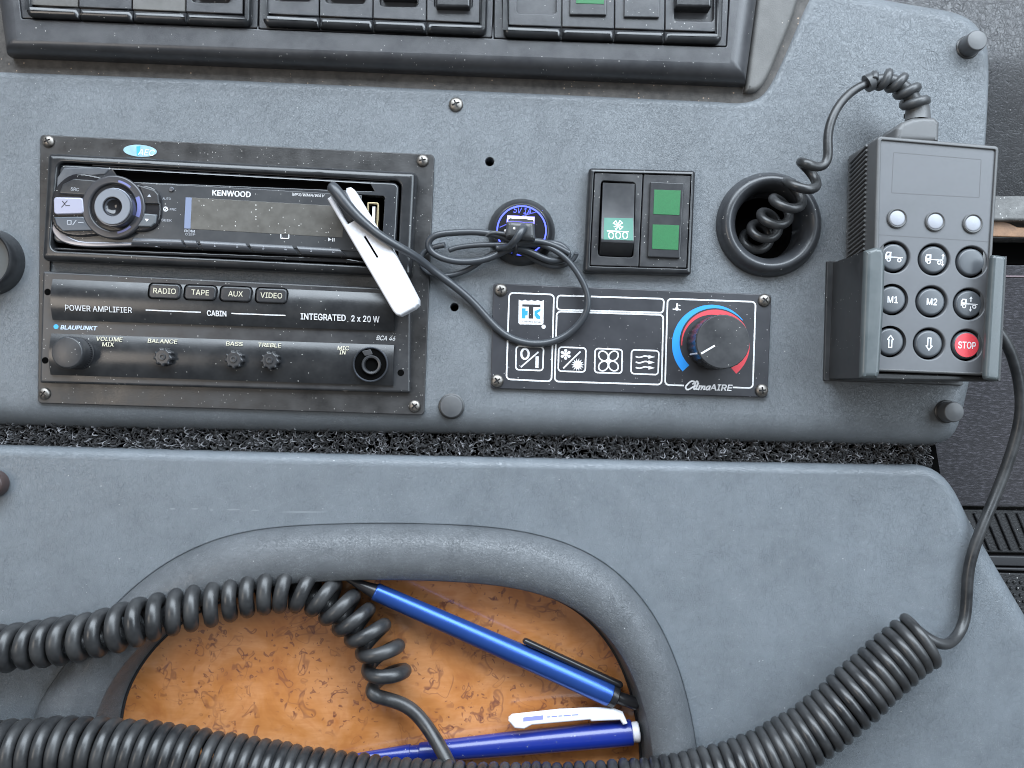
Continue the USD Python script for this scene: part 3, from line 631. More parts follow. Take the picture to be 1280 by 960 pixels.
# row of preset keys under the window
ks = [((168, 297.5), (226, 299.5), (231, 308.5), (164, 306.5)), ((230, 300), (245, 300.7), (248.5, 309.3), (234.5, 308.8)), ((250, 301), (307, 304), (312, 313.2), (254, 310.5)), ((312, 304.5), (365, 307.2), (371, 316.8), (317, 313.8)), ((371, 307.8), (424, 310.8), (432, 319.8), (377, 317.2))]
bs_ = lambda v: .9 * np.sin(np.pi * np.clip(v, 0, 1)) + .35 * (1 - v)
PRESET = mat('preset_grey', (.055, .058, .066), .30, rvar=.05)
for k, q in enumerate(ks):
    m, h = bar(*q, 6, ZF + .8, bs_, 10, 8)
    p = part('preset_key', m, PRESET, t, smooth=40)
    cx, cy = np.mean(q, 0)
    if k == 0: part('symbol', [mark(unary_union([Polygon([(cx - 12, cy - 1.6), (cx - 12, cy + 1.8), (cx - 16, cy)]), Polygon([(cx - 16, cy - 1.8), (cx - 16, cy + 1.6), (cx - 20, cy - .2)])]), ZF + 1.6), mark(unary_union([Polygon([(cx + 12, cy - 1.2), (cx + 12, cy + 2.2), (cx + 16, cy + .5)]), Polygon([(cx + 16, cy - 1.), (cx + 16, cy + 2.4), (cx + 20, cy + .7)])]), ZF + 1.6)], DIMP, p, smooth=False)
    if k >= 2: part('number', [text(str(2 * k - 3), (cx - 14, cy + 1), 3.8, 2.9, ZF + 1.75, depth=.1), text(str(2 * k - 2), (cx + 14, cy + 2.2), 3.8, 2.9, ZF + 1.75, depth=.1)], DIMP, p, smooth=False)
part('lower_lip', slab(quad((66, 309), (430, 322), (486, 331), (66, 312.5), 1), 2, 6.2, b=.8), GLOSS, t)
cres = Polygon(np.vstack([spline([(63, 280), (70, 297), (84, 305), (120, 309), (160, 308), (200, 309.5)], 24), spline([(198, 307), (166, 302.5), (120, 302), (94, 299), (80, 290), (70, 276)], 20)]))
part('chin', slab(cres, 5, 8.2, b=.8, seg=4), mat('chin_silver', (.18, .18, .20), .2, metal=.5), t)
# control cluster round the knob
clu = Polygon(np.vstack([spline([(64, 246), (74, 228), (92, 217), (112, 217.5), (132, 222), (160, 227)], 20), spline([(176, 231), (196, 238), (201, 256), (197, 280), (186, 288), (168, 290)], 18), spline([(158, 294), (120, 294), (88, 295), (70, 287), (63, 268)], 18)])).buffer(1).buffer(-1)
part('control_pad', slab(clu.segmentize(4), 6, 9.6, b=1.2, seg=5), GLOSS, t, smooth=45)
rg = circle(ctrl_c, 40).difference(circle(ctrl_c, 29))
part('knob_ring', slab(rg, 9, 10.9, b=1.0, seg=5), mat('ring_grey', (.045, .045, .050), .28, metal=.2), t)
arc = lambda c, r0, r1, a0, a1: Polygon(np.vstack([np.column_stack([c[0] + r0 * np.cos(a), c[1] + r0 * np.sin(a)]) for a in [np.radians(np.linspace(a0, a1, 14))]] + [np.column_stack([c[0] + r1 * np.cos(a), c[1] + r1 * np.sin(a)]) for a in [np.radians(np.linspace(a1, a0, 14))]]))
part('ring_accent', [mark(arc(ctrl_c, 30.5, 35.5, -22, 22), 10.9), mark(arc(ctrl_c, 31.5, 34, 48, 80), 10.9), mark(arc(ctrl_c, 31.5, 34, -78, -48), 10.9)], mat('accent_violet', (.13, .14, .30), .35), t, smooth=False)
kp = part('knob', lathe((141, 258.5), round_prof(24.5, 9, 15.2, 1.0, 5) + [(23, 15.2), (22.6, 15.9), (12, 15.9), (11.4, 15.2), (8, 13.6), (4, 13.0), (.001, 12.9)], 15.5), SILVER, t, smooth=30)
part('knob_dish', lathe((141, 258.5), [(11.9, 15.7), (10.6, 14.7), (8, 13.8), (4, 13.2), (.001, 13.1)], 15.5), mat('dish_black', (.02, .02, .022), .12, metal=.3), kp)
part('knob_face', lathe((141, 258.5), [(22.4, 15.8), (21.8, 16.2), (12.6, 16.2), (12.0, 15.6)], 15.5, n=48, cap=False), mat('knob_grey', (.15, .162, .185), .3, rvar=.04), kp)
def key(poly, z, material, name='key', b=.7): return part(name, slab(poly.segmentize(4), 9, z, b=b), material, t, smooth=45)
pk = key(Polygon([(73, 242), (78, 230), (92, 223), (128, 226), (116, 234), (110, 244.5)]), 10.6, BUTTON)
part('lettering', text('SRC', (88, 238), 4, 6, 10.65), DIMP, pk, smooth=False)
pk = key(quad((66.5, 246), (103, 247), (105, 267), (67, 268), 4), 11.3, KEYLITE)
part('symbol', [mark(stroke([(77, 259), (84, 251)], 1.), 11.3), mark(stroke([(78, 251.5), (81.5, 255.5)], 1.), 11.3), mark(stroke([(82, 257), (87, 257)], 1.), 11.3)], DARKP, pk, smooth=False)
pk = key(Polygon([(67, 271), (104, 270.5), (114, 281), (126, 288), (78, 289), (70, 281)]), 10.6, mat('key_blue_grey', (.055, .065, .08), .3))
part('symbol', [mark(ringline(sbox(84.5, 276, 88.5, 280).buffer(.4), .9), 10.65), mark(stroke([(91, 281), (95, 275.5)], .9), 10.65), mark(stroke([(98, 278), (104, 278.4)], 1.), 10.65)], DIMP, pk, smooth=False)
pk = key(Polygon([(173, 231), (193, 237), (198, 243), (198.5, 255), (181, 254.5), (178, 243)]).buffer(-1).buffer(1), 10.6, BUTTON)
part('symbol', mark(Polygon([(184, 246), (189, 246.3), (186.6, 242.5)]), 10.65), DIMP, pk, smooth=False)
pk = key(Polygon([(180, 266.5), (196, 268), (194, 279), (188, 283.5), (169, 283), (177, 274)]).buffer(-1).buffer(1), 10.6, mat('key_pale', (.09, .10, .11), .3))
part('symbol', mark(Polygon([(181, 273.4), (186, 273.7), (183.4, 277)]), 10.65), WHITEP, pk, smooth=False)
# usb port in its bay
part('usb_bay', slab(usb_bay.buffer(1), 1, 2.2, b=0), VOID, t, smooth=False)
p = part('usb_port', slab(ringline(quad((460, 253.5), (472.5, 254.5), (471, 289), (458, 288), 1.5), 2.4), 2, 6.4, b=.2), GOLD, t)
part('tongue', slab(quad((465.5, 258), (469, 258.2), (468, 285), (464, 284.7)), 2, 5.6, b=.2), WHITEP, p)

# ================================================================== AMPLIFIER
ZA = 4.4
t = thing('amplifier', 'black power amplifier with four selector keys, lower of the two units', 'amplifier', (285, 415), 1.4)
am = quad((53, 338.5), (513.5, 361), (512.5, 491), (49, 478.5), 2.5)
part('body', slab(am.segmentize(12), -1, ZA, b=1.3, seg=5), SATIN, t, smooth=45)
cv = lambda v: 2.9 * np.sin(np.pi * np.clip(v * .82 + .09, 0, 1)) ** .9
U = ((67, 349), (493, 367.5), (493, 414), (67, 400)); Lw = ((65.5, 417), (493, 431.5), (492, 482), (64.5, 468.5))
mu, hu = bar(*U, ZA - .5, ZA + .3, cv, 30, 20); ml, hl = bar(*Lw, ZA - .5, ZA + .3, cv, 30, 20)
pu = part('upper_fascia', mu, BLACK, t, smooth=40); pl = part('lower_fascia', ml, BLACK, t, smooth=40)
dz = .62
def atxt(s, p, h, w, m=WHITEP, drape=None, par=None, bold=True, shear=0., ang=2.2, base=ZA + dz):
    part('lettering', text(s, p, h, ang, base, bold=bold, width=w, drape=drape, shear=shear, depth=.12), m, par or t, smooth=False)
atxt('POWER AMPLIFIER', (84, 388.5), 6.8, 83, drape=hu, par=pu, bold=False)
atxt('CABIN', (260.5, 395), 6.4, 24, drape=hu, par=pu)
atxt('INTEGRATED', (377, 399.5), 7.4, 56, drape=hu, par=pu)
atxt('2 x 20 W', (439.5, 402), 7.2, 35, drape=hu, par=pu)
part('printed_line', [mark(Polygon([(185, 387.4), (253.5, 390.2), (253.5, 391.6), (185, 388.8)]), ZA + .33, drape=hu), mark(Polygon([(291.5, 391.6), (358.5, 394.2), (358.5, 395.6), (291.5, 393)]), ZA + .33, drape=hu)], WHITEP, pu, smooth=False)
atxt('BLAUPUNKT', (75, 411.5), 5, 45, m=mat('brand_print', (.42, .50, .60), .5), shear=.2, ang=1.6, base=ZA)
part('brand_dot', mark(circle((70, 408.3), 3, 20), ZA), ORBIT, t, smooth=False)
atxt('BCA 46', (470, 425), 5.6, 23, bold=False, shear=.22, base=ZA)
for s, p_, w in (('VOLUME', (122, 426), 32.5), ('BALANCE', (186, 428.5), 36.5), ('BASS', (283.5, 432), 20.5), ('TREBLE', (323.5, 433.5), 28.5), ('MIC', (422.5, 437.5), 14)):
    atxt(s, p_, 5., w, CREAM, hl, pl, False)
for s, p_, w in (('MIX', (130, 433), 14.5), ('IN', (425.5, 443), 7)): atxt(s, p_, 5., w, CREAM, hl, pl, False)
for s, q, w in (('RADIO', ((187, 354), (225.5, 355.5), (224, 374), (185, 372.5)), 28), ('TAPE', ((231.5, 356), (270.5, 357.5), (268.5, 375.5), (229.5, 374.2)), 22), ('AUX', ((276, 357.5), (314.5, 359), (312.5, 377.5), (274.5, 376)), 18), ('VIDEO', ((320.5, 359.5), (359, 361), (357.5, 379.5), (319, 378)), 27)):
    Q = quad(*q, 5).segmentize(4); c = np.mean(q, 0)
    part('key_gap', slab(Q.buffer(1.1), ZA, ZA + 3.1, b=0), VOID, pu, smooth=False)
    k = part('selector_key', slab(Q, ZA, ZA + 4.2, b=.9, seg=5), BUTTON, t, smooth=45)
    part('lettering', text(s, (c[0], c[1] - .3), 6.6, 2.4, ZA + 4.2, bold=False, width=w, align='c'), CREAM, k, smooth=False)
# knobs
vz = 17.5
def gear(c, r, n, depth, z0, z1, zr):
    a = np.linspace(0, 2 * np.pi, n * 4, endpoint=False); rr = r - depth * (np.arange(n * 4) % 4 >= 2)
    return slab(Polygon(np.column_stack([c[0] + rr * np.cos(a), c[1] + rr * np.sin(a)])), z0, z1, b=.0)
cvx = (83, 440.5)
part('knob_skirt', lathe((97.5, 442), [(20.5, ZA), (20.3, ZA + 3.3), (19.5, ZA + 3.7), (15, ZA + 3.7)], ZA + 3), DARKP, t)
kv = part('volume_knob', gear(back(plan(np.array(cvx), vz), 11), 20.3, 44, .9, ZA, 11, 11), BUTTON, t, smooth=20)
part('knob_cap', lathe(cvx, round_prof(20.6, 10, vz - .3, 2.6, 7) + [(11, vz + .15), (.001, vz + .3)], vz), SATIN, kv)
part('index', mark(stroke([(66, 424), (67, 427)], 2.), ZA + .1), WHITEP, t, smooth=False)
for c in ((203, 446), (292, 449), (337, 450.3)):
    a = np.linspace(0, 2 * np.pi, 72, endpoint=False); rr = 11 + .9 * np.sign(np.sin(9 * a))
    k = part('small_knob', slab(Polygon(np.column_stack([c[0] + rr * np.cos(a), c[1] + rr * np.sin(a)])), ZA, ZA + 7.2, b=.8, seg=4), BUTTON, t, smooth=30)
    part('dimple', lathe(c, [(4.6, ZA + 7.2), (4.2, ZA + 7.7), (2.4, ZA + 7.75), (1.8, ZA + 7.35), (.001, ZA + 7.3)], ZA + 7, 18), SATIN, k)
mc = (463, 455.5)
ZS = ZA + 2.1
k = part('microphone_socket', lathe(mc, [(22, ZS + .3), (22, ZS + 2.3), (21, ZS + 2.7), (20, ZS + 2.3), (19, ZS - 1), (18.5, ZS - 1)], ZS + 2, 40), SILVER, t)
part('socket_well', lathe(mc, [(20, ZS + 1.75), (.001, ZS + 1.75)], ZS + 2, 30), VOID, k)
part('socket_core', lathe((464, 456), [(12, ZS + 1.7), (12, ZS + 3.2), (11, ZS + 3.6), (9, ZS + 3.4), (8, ZS + 1.8)], ZS + 3, 30), SATIN, k)
part('socket_key', slab(quad((452, 439), (463, 436.5), (466, 443), (456, 445), 1), ZS + 1.7, ZS + 2.6, b=.2), SATIN, k)
part('socket_bore', lathe((464, 456), [(8.2, ZS + 1.85), (.001, ZS + 1.85)], ZS + 3, 20), VOID, k)
for c in ((59.5, 365), (56.5, 450.5), (501, 466)):
    part('screw_hole', lathe(c, [(4.2, ZA), (4.0, ZA + .08), (.001, ZA + .08)], ZA, 20), VOID, t)
part('worn_spot', mark(Polygon([(424, 487.5), (432, 486.7), (440, 488.2), (431, 489)]), ZA - .8), ZINC, t, smooth=False)

# ================================================================== USB SOCKET, CABLE, ADAPTER
zc = 6.0; uc = (652, 288)
t = thing('usb_socket', 'round black charging socket with a glowing blue ring and 5V 1A lettering', 'usb socket', uc, 0)
part('bezel', lathe(uc, [(42.5, -.2), (42.5, 1.0), (41, 2.6), (38, 4.6), (34.5, zc - .3), (33, zc), (31, zc - .7), (31, zc - 1.0), (28, zc - 1.0)], zc, 56), BLACK, t)
part('insert', lathe(uc, [(31.2, zc - 1.2), (31, zc - .85), (.001, zc - .85)], zc, 48), GLOSS, t, smooth=30)
part('light_ring', slab(ringline(circle(uc, 30.5, 64), 1.9), zc - 1.0, zc - .4, b=.1), GLOW, t)
part('lettering', text('5V 1A', (652.5, 263.2), 7, 4, zc - .82, shear=.15, align='c', width=22), GLOW, t, smooth=False)
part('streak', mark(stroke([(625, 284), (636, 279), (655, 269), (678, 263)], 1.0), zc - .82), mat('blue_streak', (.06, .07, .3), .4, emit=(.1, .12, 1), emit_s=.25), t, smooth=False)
pt = part('port', slab(quad((634, 269), (668.5, 271), (667.5, 285), (633, 283)), 4, zc - .5, b=.1), GLOWP, t)
part('port_contact', [slab(quad((640.5 + 5.5 * k, 271.3 + .3 * k), (644 + 5.5 * k, 271.5 + .3 * k), (644 + 5.5 * k, 274 + .3 * k), (640.5 + 5.5 * k, 273.8 + .3 * k)), 5, zc - .3, b=.05) for k in range(4)], WHITE, pt)

t = thing('charging_cable', 'thin black cable bundled below the blue-lit socket and looping to the white adapter', 'cable', (640, 310), 3)
plugm = [slab(quad((633, 275.5), (668, 277.5), (669.5, 300), (632, 296.5), 3).segmentize(4), 5, 19, b=2.2, seg=4)]
part('plug', plugm, RUBBER3, t, smooth=45)
part('plug_shell', slab(quad((636, 271.5), (667, 273.5), (667, 278), (635, 276)), 4.5, 12, b=.4), CHROME, t)
main = [(652, 286, 18), (647, 296, 23), (640, 306, 17), (630, 312, 12)]
part('plug_lead', tube(spline(p3([(654, 285, 17), (650, 292, 22.5), (642, 303, 21), (634, 309, 15), (620, 310, 11)]), 40), np.linspace(2.1, 1.35, 40), 10), RUBBER2, t, smooth=True)
cord = p3([(415, 234, 21), (421, 240, 22.5), (430, 252, 22.8), (447, 271, 22.6), (463, 285, 22.4), (482, 299, 22.2), (503, 311, 19.5), (524, 324, 14), (543, 339, 8.5), (589, 376, 3.6), (628, 416, 3), (658, 428.5, 3.2), (692, 426.5, 3.8), (718, 411, 5), (733.5, 388, 6.5), (733.5, 366, 7.2), (724, 345, 7.6), (708, 324, 8), (685, 309, 8.4), (658, 302.5, 9), (636, 305, 10), (612, 306, 9), (580, 308, 7), (561, 313, 6)])
cp = spline(cord, 260); rad = np.interp(np.linspace(0, 1, 260), [0, .05, .13, .3, .6, .75, 1], [2.8, 2.9, 2.15, 1.95, 1.75, 1.4, 1.3])
part('cord', tube(cp, rad, 12), RUBBER2, t, smooth=True)
loops = [
    (1.45, [(643, 309, 9.5), (636, 300, 11), (600, 290.5, 10.5), (566, 291, 9), (539, 298, 7.5), (536, 309, 6.5), (554, 323, 6.5), (589, 327, 7), (616, 321, 8), (641, 311, 8.5), (669, 318, 7), (692, 325.5, 5.5), (710, 319, 5), (704, 309, 5.5), (685, 304, 7), (645, 304, 9.5)]),
    (1.2, [(640, 314, 7), (612, 319, 5.5), (592, 333, 3.5), (569, 343, 2.5), (546, 344, 2.6), (529, 335, 3), (527, 320, 4), (537, 311, 5), (556, 306, 6.5)]),
    (1.1, [(642, 313, 6.5), (660, 320, 5), (680, 330, 3.5), (703, 332, 3), (718, 322, 3.2), (720, 316, 4)]),
    (1.3, [(640, 308, 12), (655, 302, 12), (676, 302, 10), (697, 309, 8), (712, 317, 7)]),
    (.9, [(608, 295, 11), (614, 291.5, 12), (628, 292, 13), (640, 295, 14)])]
for r_, L_ in loops: part('loop', tube(spline(p3(L_), 22 * len(L_)), r_ * 1.15, 9), RUBBER2, t, smooth=True)
part('cable_tie', tube(spline(p3([(643, 299, 9), (644.5, 305, 14.2), (644.5, 313, 13), (643, 319, 8), (642, 316, 5), (641, 304, 5)]), 30, closed=True), 1.0, 8), DARKP, t, smooth=True)
part('tie_tail', tube(spline(p3([(631, 289, 15), (638, 287, 17), (644, 285.5, 19)]), 8), .8, 6), WHITEP, t, smooth=True)

zt = 20.0
t = thing('white_adapter', 'white plastic forked adapter lying across the radio with a black cable in its notch', 'adapter', (465, 315), 10)
ad = Polygon([(408.5, 248), (413, 244.5), (416.5, 247), (434.5, 279.5), (447, 272.5), (431.5, 240), (432.5, 234.5), (438.5, 233.5), (443, 237), (470, 282), (488, 306), (505, 338), (523, 373), (523, 380), (518, 385), (500, 394.5), (495, 393.5), (491, 389)])
sl = stroke([(455.5, 295), (472, 322)], 2.6, 2)
# the stick slopes down towards its lower end, resting on the radio's bezel edge
bod = slab(ad.buffer(-1.2).buffer(1.2, quad_segs=4).segmentize(5).difference(sl), zt - 8.5, zt, b=1.3, seg=4, hb=.1, hz=zt - 4, bottom=True)
part('body', bod, WHITE, t, smooth=40)
part('slot_floor', slab(sl.buffer(.5), zt - 5, zt - 1.5, b=0), VOID, t, smooth=False)
part('seam', mark(stroke([(474, 325), (486, 342), (497, 361), (505, 377)], .7), zt), mat('seam_grey', (.45, .45, .47), .5), t, smooth=False)
part('notch_block', slab(quad((417, 250), (431, 242), (446, 271.5), (434, 278.5)), zt - 7, zt - 3, b=.5), RUBBER3, t)

# ================================================================== ROCKER SWITCH PAIR
t = thing('fan_switch', 'black double switch with a teal fan rocker and two green indicator lenses', 'switch', (801, 276), 0)
fo = quad((736.5, 209), (870, 212.5), (864.5, 343.5), (729.5, 340), 4); fi = quad((742.5, 215), (865, 218.5), (859, 336), (737, 332.5), 1.5)
part('frame', slab(fo.segmentize(8).difference(fi), -.3, 6.0, b=2.0, seg=5, hb=.5, hz=1), BLACK, t, smooth=45)
part('frame_floor', slab(fi.buffer(1), .2, 2, b=0), VOID, t, smooth=False)
rh = quad((751.5, 225.5), (794.5, 228), (791.5, 322), (747.5, 320), 4)
lp = quad((743.5, 216), (803.5, 217.8), (798, 333.5), (738, 331.5), 1)
part('cover_plate', slab(lp.difference(rh), 1, 5.2, b=.4, hb=.4, hz=1), SATIN, t)
part('rocker_well', slab(rh.buffer(1), .6, 1.4, b=0), VOID, t, smooth=False)
rz = lambda v: 1.0 + 5.0 * np.clip(v, 0, 1) - .9 * np.sin(np.pi * np.clip(v / .86, 0, 1)) - 8.5 * np.clip((v - .84) / .16, 0, 1)
R4 = ((753.5, 229), (793, 230.5), (790, 320), (749.5, 318))
mr, hr = bar(*R4, 1.0, 5.4, rz, 16, 40)
kr = part('rocker', mr, BUTTON, t, smooth=35)
tl = lerp_top
g_lens, _ = None, None
lens = Polygon([(754.5, 273.5), (790.5, 274), (789.8, 302.5), (753.2, 301.5)]).segmentize(5)
# the lens follows the rocker's slope
part('teal_lens', slab(lens, 5.4 - .1, 5.55, b=.0, drape=hr), TEAL, kr, smooth=False)
fx, fy = 771.5, 283
blades = []
for a in range(4):
    b_ = affinity.rotate(Polygon([(fx, fy), (fx + 2.2, fy - 5.8), (fx - 2.6, fy - 5.8)]), 45 + 90 * a, origin=(fx, fy)); blades.append(ringline(b_, 1.0))
coil_s = [ringline(affinity.scale(Point(762.5 + 8.7 * i, 296).buffer(1), 3.0, 4.3), 1.1) for i in range(3)]
part('fan_symbol', mark(unary_union(blades + coil_s + [stroke([(758, 290.4), (784, 291.4)], 1.2)]).segmentize(2), 5.6, drape=hr), WHITE, kr, smooth=False)
part('cover_plate', slab(quad((804.8, 217.8), (863.8, 219.5), (858, 335), (799.3, 333.5), 1), 1, 5.2, b=.4), SATIN, t)
ip = part('indicator_plate', slab(quad((813, 227), (855.5, 228.5), (850, 323), (809.5, 321), 1.5), 5, 6.8, b=.6), BUTTON, t)
for q in (((818, 237), (851, 238), (849.3, 269), (816.7, 267.5)), ((816, 280.5), (849, 281.5), (847.8, 312.5), (815, 311))):
    part('green_lens', slab(quad(*q), 6.5, 7.0, b=.1), GREEN, ip)

# ================================================================== GROMMET AND HANDSET CORD
t = thing('cable_grommet', 'black rubber grommet ring around the hole the curly handset cord leaves from', 'grommet', (962, 280), 0)
gp = [(66, -.3), (65.5, 1.5), (63, 4.5), (59, 6.6), (55, 7.3), (51, 7), (46.5, 5), (43, 2), (41.5, -2), (41.5, -14)]
part('ring', lathe((962.5, 280), gp, 3, 64), mat('grommet_rubber', (.030, .032, .036), .34, rvar=.08, var=.15, bump=.015, bs=1., dust=.03, dust_scale=1.2), t, smooth=True)
part('hole_dark', lathe((962.5, 280), [(44, -13.6), (.001, -13.6)], 0, 32), VOID, t)

t = thing('handset_cord', 'short curly black cord from the grommet to the top of the grey handset', 'curly cord', (1000, 230), 5)
axis = spline(p3([(938, 306, -16), (950, 294, -6), (964, 276, 4), (984, 252, 14), (1003, 228, 21), (1018, 207, 26)]), 200)
hp, hu_ = helix(axis, lambda u: np.where(u < .96, 6.3, 6.3), lambda u: 9.0 + 2.4 * u, hand=1, phase=2.2)
tail = p3([(1033, 202, 27), (1035, 188, 27), (1035, 170, 26.5), (1041, 146, 26), (1054, 125, 25), (1070, 111, 24), (1086, 104, 23)])
full = np.vstack([hp, spline(np.vstack([hp[-1], tail]), 90)[1:]])
full = smooth_path(full, 420, 1.6)
part('cord', tube(full, np.interp(np.linspace(0, 1, 420), [0, .7, 1], [2.35, 2.35, 2.0]), 12), RUBBER, t, smooth=True)
ax2 = spline(p3([(1083, 105, 23), (1098, 100, 23), (1115, 101, 22.5), (1130, 110, 22), (1141, 124, 21.5), (1147, 140, 21)]), 120)
part('relief_core', tube(ax2, np.linspace(2.3, 4.0, 120), 12), RUBBER3, t, smooth=True)
part('relief_collar', tube(ax2[:12], 4.2, 16), RUBBER3, t, smooth=40)
sp_, su = helix(ax2[10:], lambda u: 2.9 + 1.9 * u, lambda u: 6.2 + .8 * u, hand=-1, phase=0)
part('relief_spiral', tube(sp_, 1.9 + .5 * su, 8), RUBBER3, t, smooth=True)

# ================================================================== HANDSET AND HOLDER
ZH = 35.0
t = thing('holder', 'black clip-on wall holder gripping the lower half of the grey handset', 'holder', (1150, 400), 0)
part('back_plate', slab(quad((1034, 326), (1208, 332), (1204, 482), (1030, 476), 2), -.2, 1.8, b=.5), HOLDER, t)
Zl = 43.0
part('side_wall', slab(Polygon([(1083, 313), (1086.5, 312.5), (1081.5, 473), (1077, 472.5)]), 1.5, Zl - 2.0, b=.3), HOLDER, t)
lipL = Polygon([(1082, 313), (1096, 308.5), (1104, 310), (1108, 317), (1106.5, 380), (1101, 466), (1098, 473), (1076.5, 472)]).buffer(-1.5).buffer(1.5, quad_segs=4).segmentize(6)
part('lip', slab(lipL, Zl - 2.6, Zl, b=2.2, seg=6), HLIP, t, smooth=50)
part('side_wall', slab(Polygon([(1255, 321), (1259, 320), (1251, 476), (1247, 476)]), 1.5, Zl - 2.0, b=.3), HOLDER, t)
lipR = Polygon([(1240.5, 322), (1242.5, 318), (1258, 320), (1258.5, 324), (1250.5, 473), (1247, 476.5), (1233, 474), (1231.5, 470)]).buffer(-1).buffer(1, quad_segs=4).segmentize(6)
part('lip', slab(lipR, Zl - 2.6, Zl, b=1.6, seg=5), HLIP, t, smooth=50)
part('foot', slab(quad((1080, 465), (1243, 471), (1243, 477), (1079, 474)), 1.5, 32, b=.8), HOLDER, t)

t = thing('remote_handset', 'grey suspension remote handset with nine round keys and a red STOP key', 'remote control', (1165, 320), 2)
hb_ = quad((1096, 169.5), (1249.5, 182.5), (1231.5, 470), (1088, 464), 5)

rim_o = quad((1097, 169.5), (1249.5, 182.5), (1231.5, 469.5), (1089, 463.5), 5); rim_i = quad((1101.5, 174.5), (1245, 187), (1227.5, 466), (1094.5, 460.5), 2)
part('housing', slab(hb_.segmentize(8).difference(rim_i.buffer(-1)), 1.9, ZH - .8, b=4.5, seg=6, hb=.1, hz=20), HSET, t, smooth=45)
part('rim', slab(rim_o.difference(rim_i), ZH - 5, ZH + .4, b=.9, seg=4, hb=.4, hz=ZH - 3), HSET, t, smooth=45)
keys = [(1117.5, 321.5), (1167.5, 324.5), (1214.5, 327.5), (1115.5, 374.5), (1164.5, 377.2), (1211.5, 380), (1113, 427), (1161.5, 429.8), (1208.5, 431.5)]
leds = [(1121.5, 273), (1169, 277), (1216, 279.5)]
face = rim_i.buffer(.5).segmentize(8).difference(unary_union([circle(c, 19.8, 40) for c in keys]))
fc = part('face', slab(face, ZH - 4, ZH - .5, b=.1, hb=.7, hz=ZH - 4), HSET2, t, smooth=35)
part('key_well', slab(rim_i, ZH - 5, ZH - 3.6, b=0), VOID, t, smooth=False)
part('screen_outline', mark(ringline(quad((1117, 190.5), (1226.5, 199.5), (1224, 247), (1114.5, 241), 1), .9), ZH - .5, t=.03), HGROOVE, fc, smooth=False)
part('groove', mark(stroke([(1099, 293.5), (1240, 302.5)], 1.0), ZH - .5, t=.03), HGROOVE, fc, smooth=False)
for c in leds:
    l = part('lamp_ring', lathe(c, [(12.5, ZH - .6), (12.3, ZH + .2), (11.2, ZH + .6), (9.8, ZH + .1)], ZH, 32), HSET, t)
    part('lens', lathe(c, [(9.8, ZH - .4), (9.5, ZH + .15), (8, ZH + .4), (3.5, ZH + .6), (.001, ZH + .65)], ZH, 28), LED, l, smooth=True)
zk = ZH - .7
def truck(c, s=1.0, arrows=()):
    x, y = c; g = []
    g.append(Polygon([(x - 11, y + 3), (x - 11, y - 3), (x - 9.2, y - 6.4), (x - 3.6, y - 6.4), (x - 3.6, y + 3)]).difference(Polygon([(x - 9.6, y - 1.6), (x - 8.2, y - 4.8), (x - 5.6, y - 4.8), (x - 5.6, y - 1.6)])))
    g.append(sbox(x - 3.8, y - .6, x + 11, y + .6))
    for wx in (-6.5, 6.8):
        g = [h.difference(Point(x + wx, y + 3.2).buffer(3.2)) for h in g]
        g.append(ringline(Point(x + wx, y + 3.2).buffer(2.1), 1.2))
    for kx, yo, up in arrows:
        d = -1 if up else 1
        g.append(stroke([(x + kx, y + yo), (x + kx, y + yo + 4 * d)], 1.1, 2)); g.append(Polygon([(x + kx - 2, y + yo + 4 * d), (x + kx + 2, y + yo + 4 * d), (x + kx, y + yo + 7 * d)]))
    return affinity.rotate(affinity.scale(unary_union(g), s, s, origin=c), 3.5, origin=c)
def arrow(c, up):
    x, y = c; d = -1 if up else 1
    P = Polygon([(x - 2.6, y - 8 * d), (x + 2.6, y - 8 * d), (x + 2.6, y + 2 * d), (x + 5, y + 2 * d), (x, y + 9 * d), (x - 5, y + 2 * d), (x - 2.6, y + 2 * d)])
    return ringline(affinity.rotate(P.buffer(-.7), 3, origin=c), 1.4)
icons = [truck(keys[0]), truck(keys[1], 1, ((11, -1, True), (11, 1, False))), None, 'M1', 'M2', truck(keys[5], .95, ((2, -3, True), (2, 3, False))), arrow(keys[6], True), arrow(keys[7], False), 'STOP']
for c, ic in zip(keys, icons):
    red = ic == 'STOP'
    prof = [(17.4, ZH - 4), (17.4, zk - 1.6), (16.6, zk - .5), (15.4, zk - .1), (14., zk), (9, zk + .1), (.001, zk + .15)]
    k = part('key', lathe(c, prof, zk, 40), KEY, t, smooth=35, label='red key lettered STOP' if red else None)
    if red:
        part('red_cap', mark(circle(c, 15, 36), zk + .12, t=.08), REDP, k, smooth=False)
    zz_ = zk + (.22 if red else .12)
    if isinstance(ic, str): part('lettering', text(ic, c, 8.2 if red else 8.0, 3, zz_, align='c', width=22 if red else 13, bold=True), WHITEP, k, smooth=False)
    elif ic is not None: part('symbol', mark(ic, zz_), WHITEP, k, smooth=False)
# cord gland on top
gl = Polygon([(1119, 176), (1121, 160), (1128, 152), (1142, 146.5), (1156, 145), (1170, 146), (1176, 152), (1175, 178)])
part('gland', slab(gl.buffer(-3).buffer(3).segmentize(4), 6, 26, b=2.5, seg=5), HSET, t, smooth=45)
part('neck', tube(spline(p3([(1146, 131, 20.5), (1147, 140, 20), (1147, 152, 20)]), 12), np.linspace(5.2, 5.8, 12), 20), HSET, t, smooth=40)
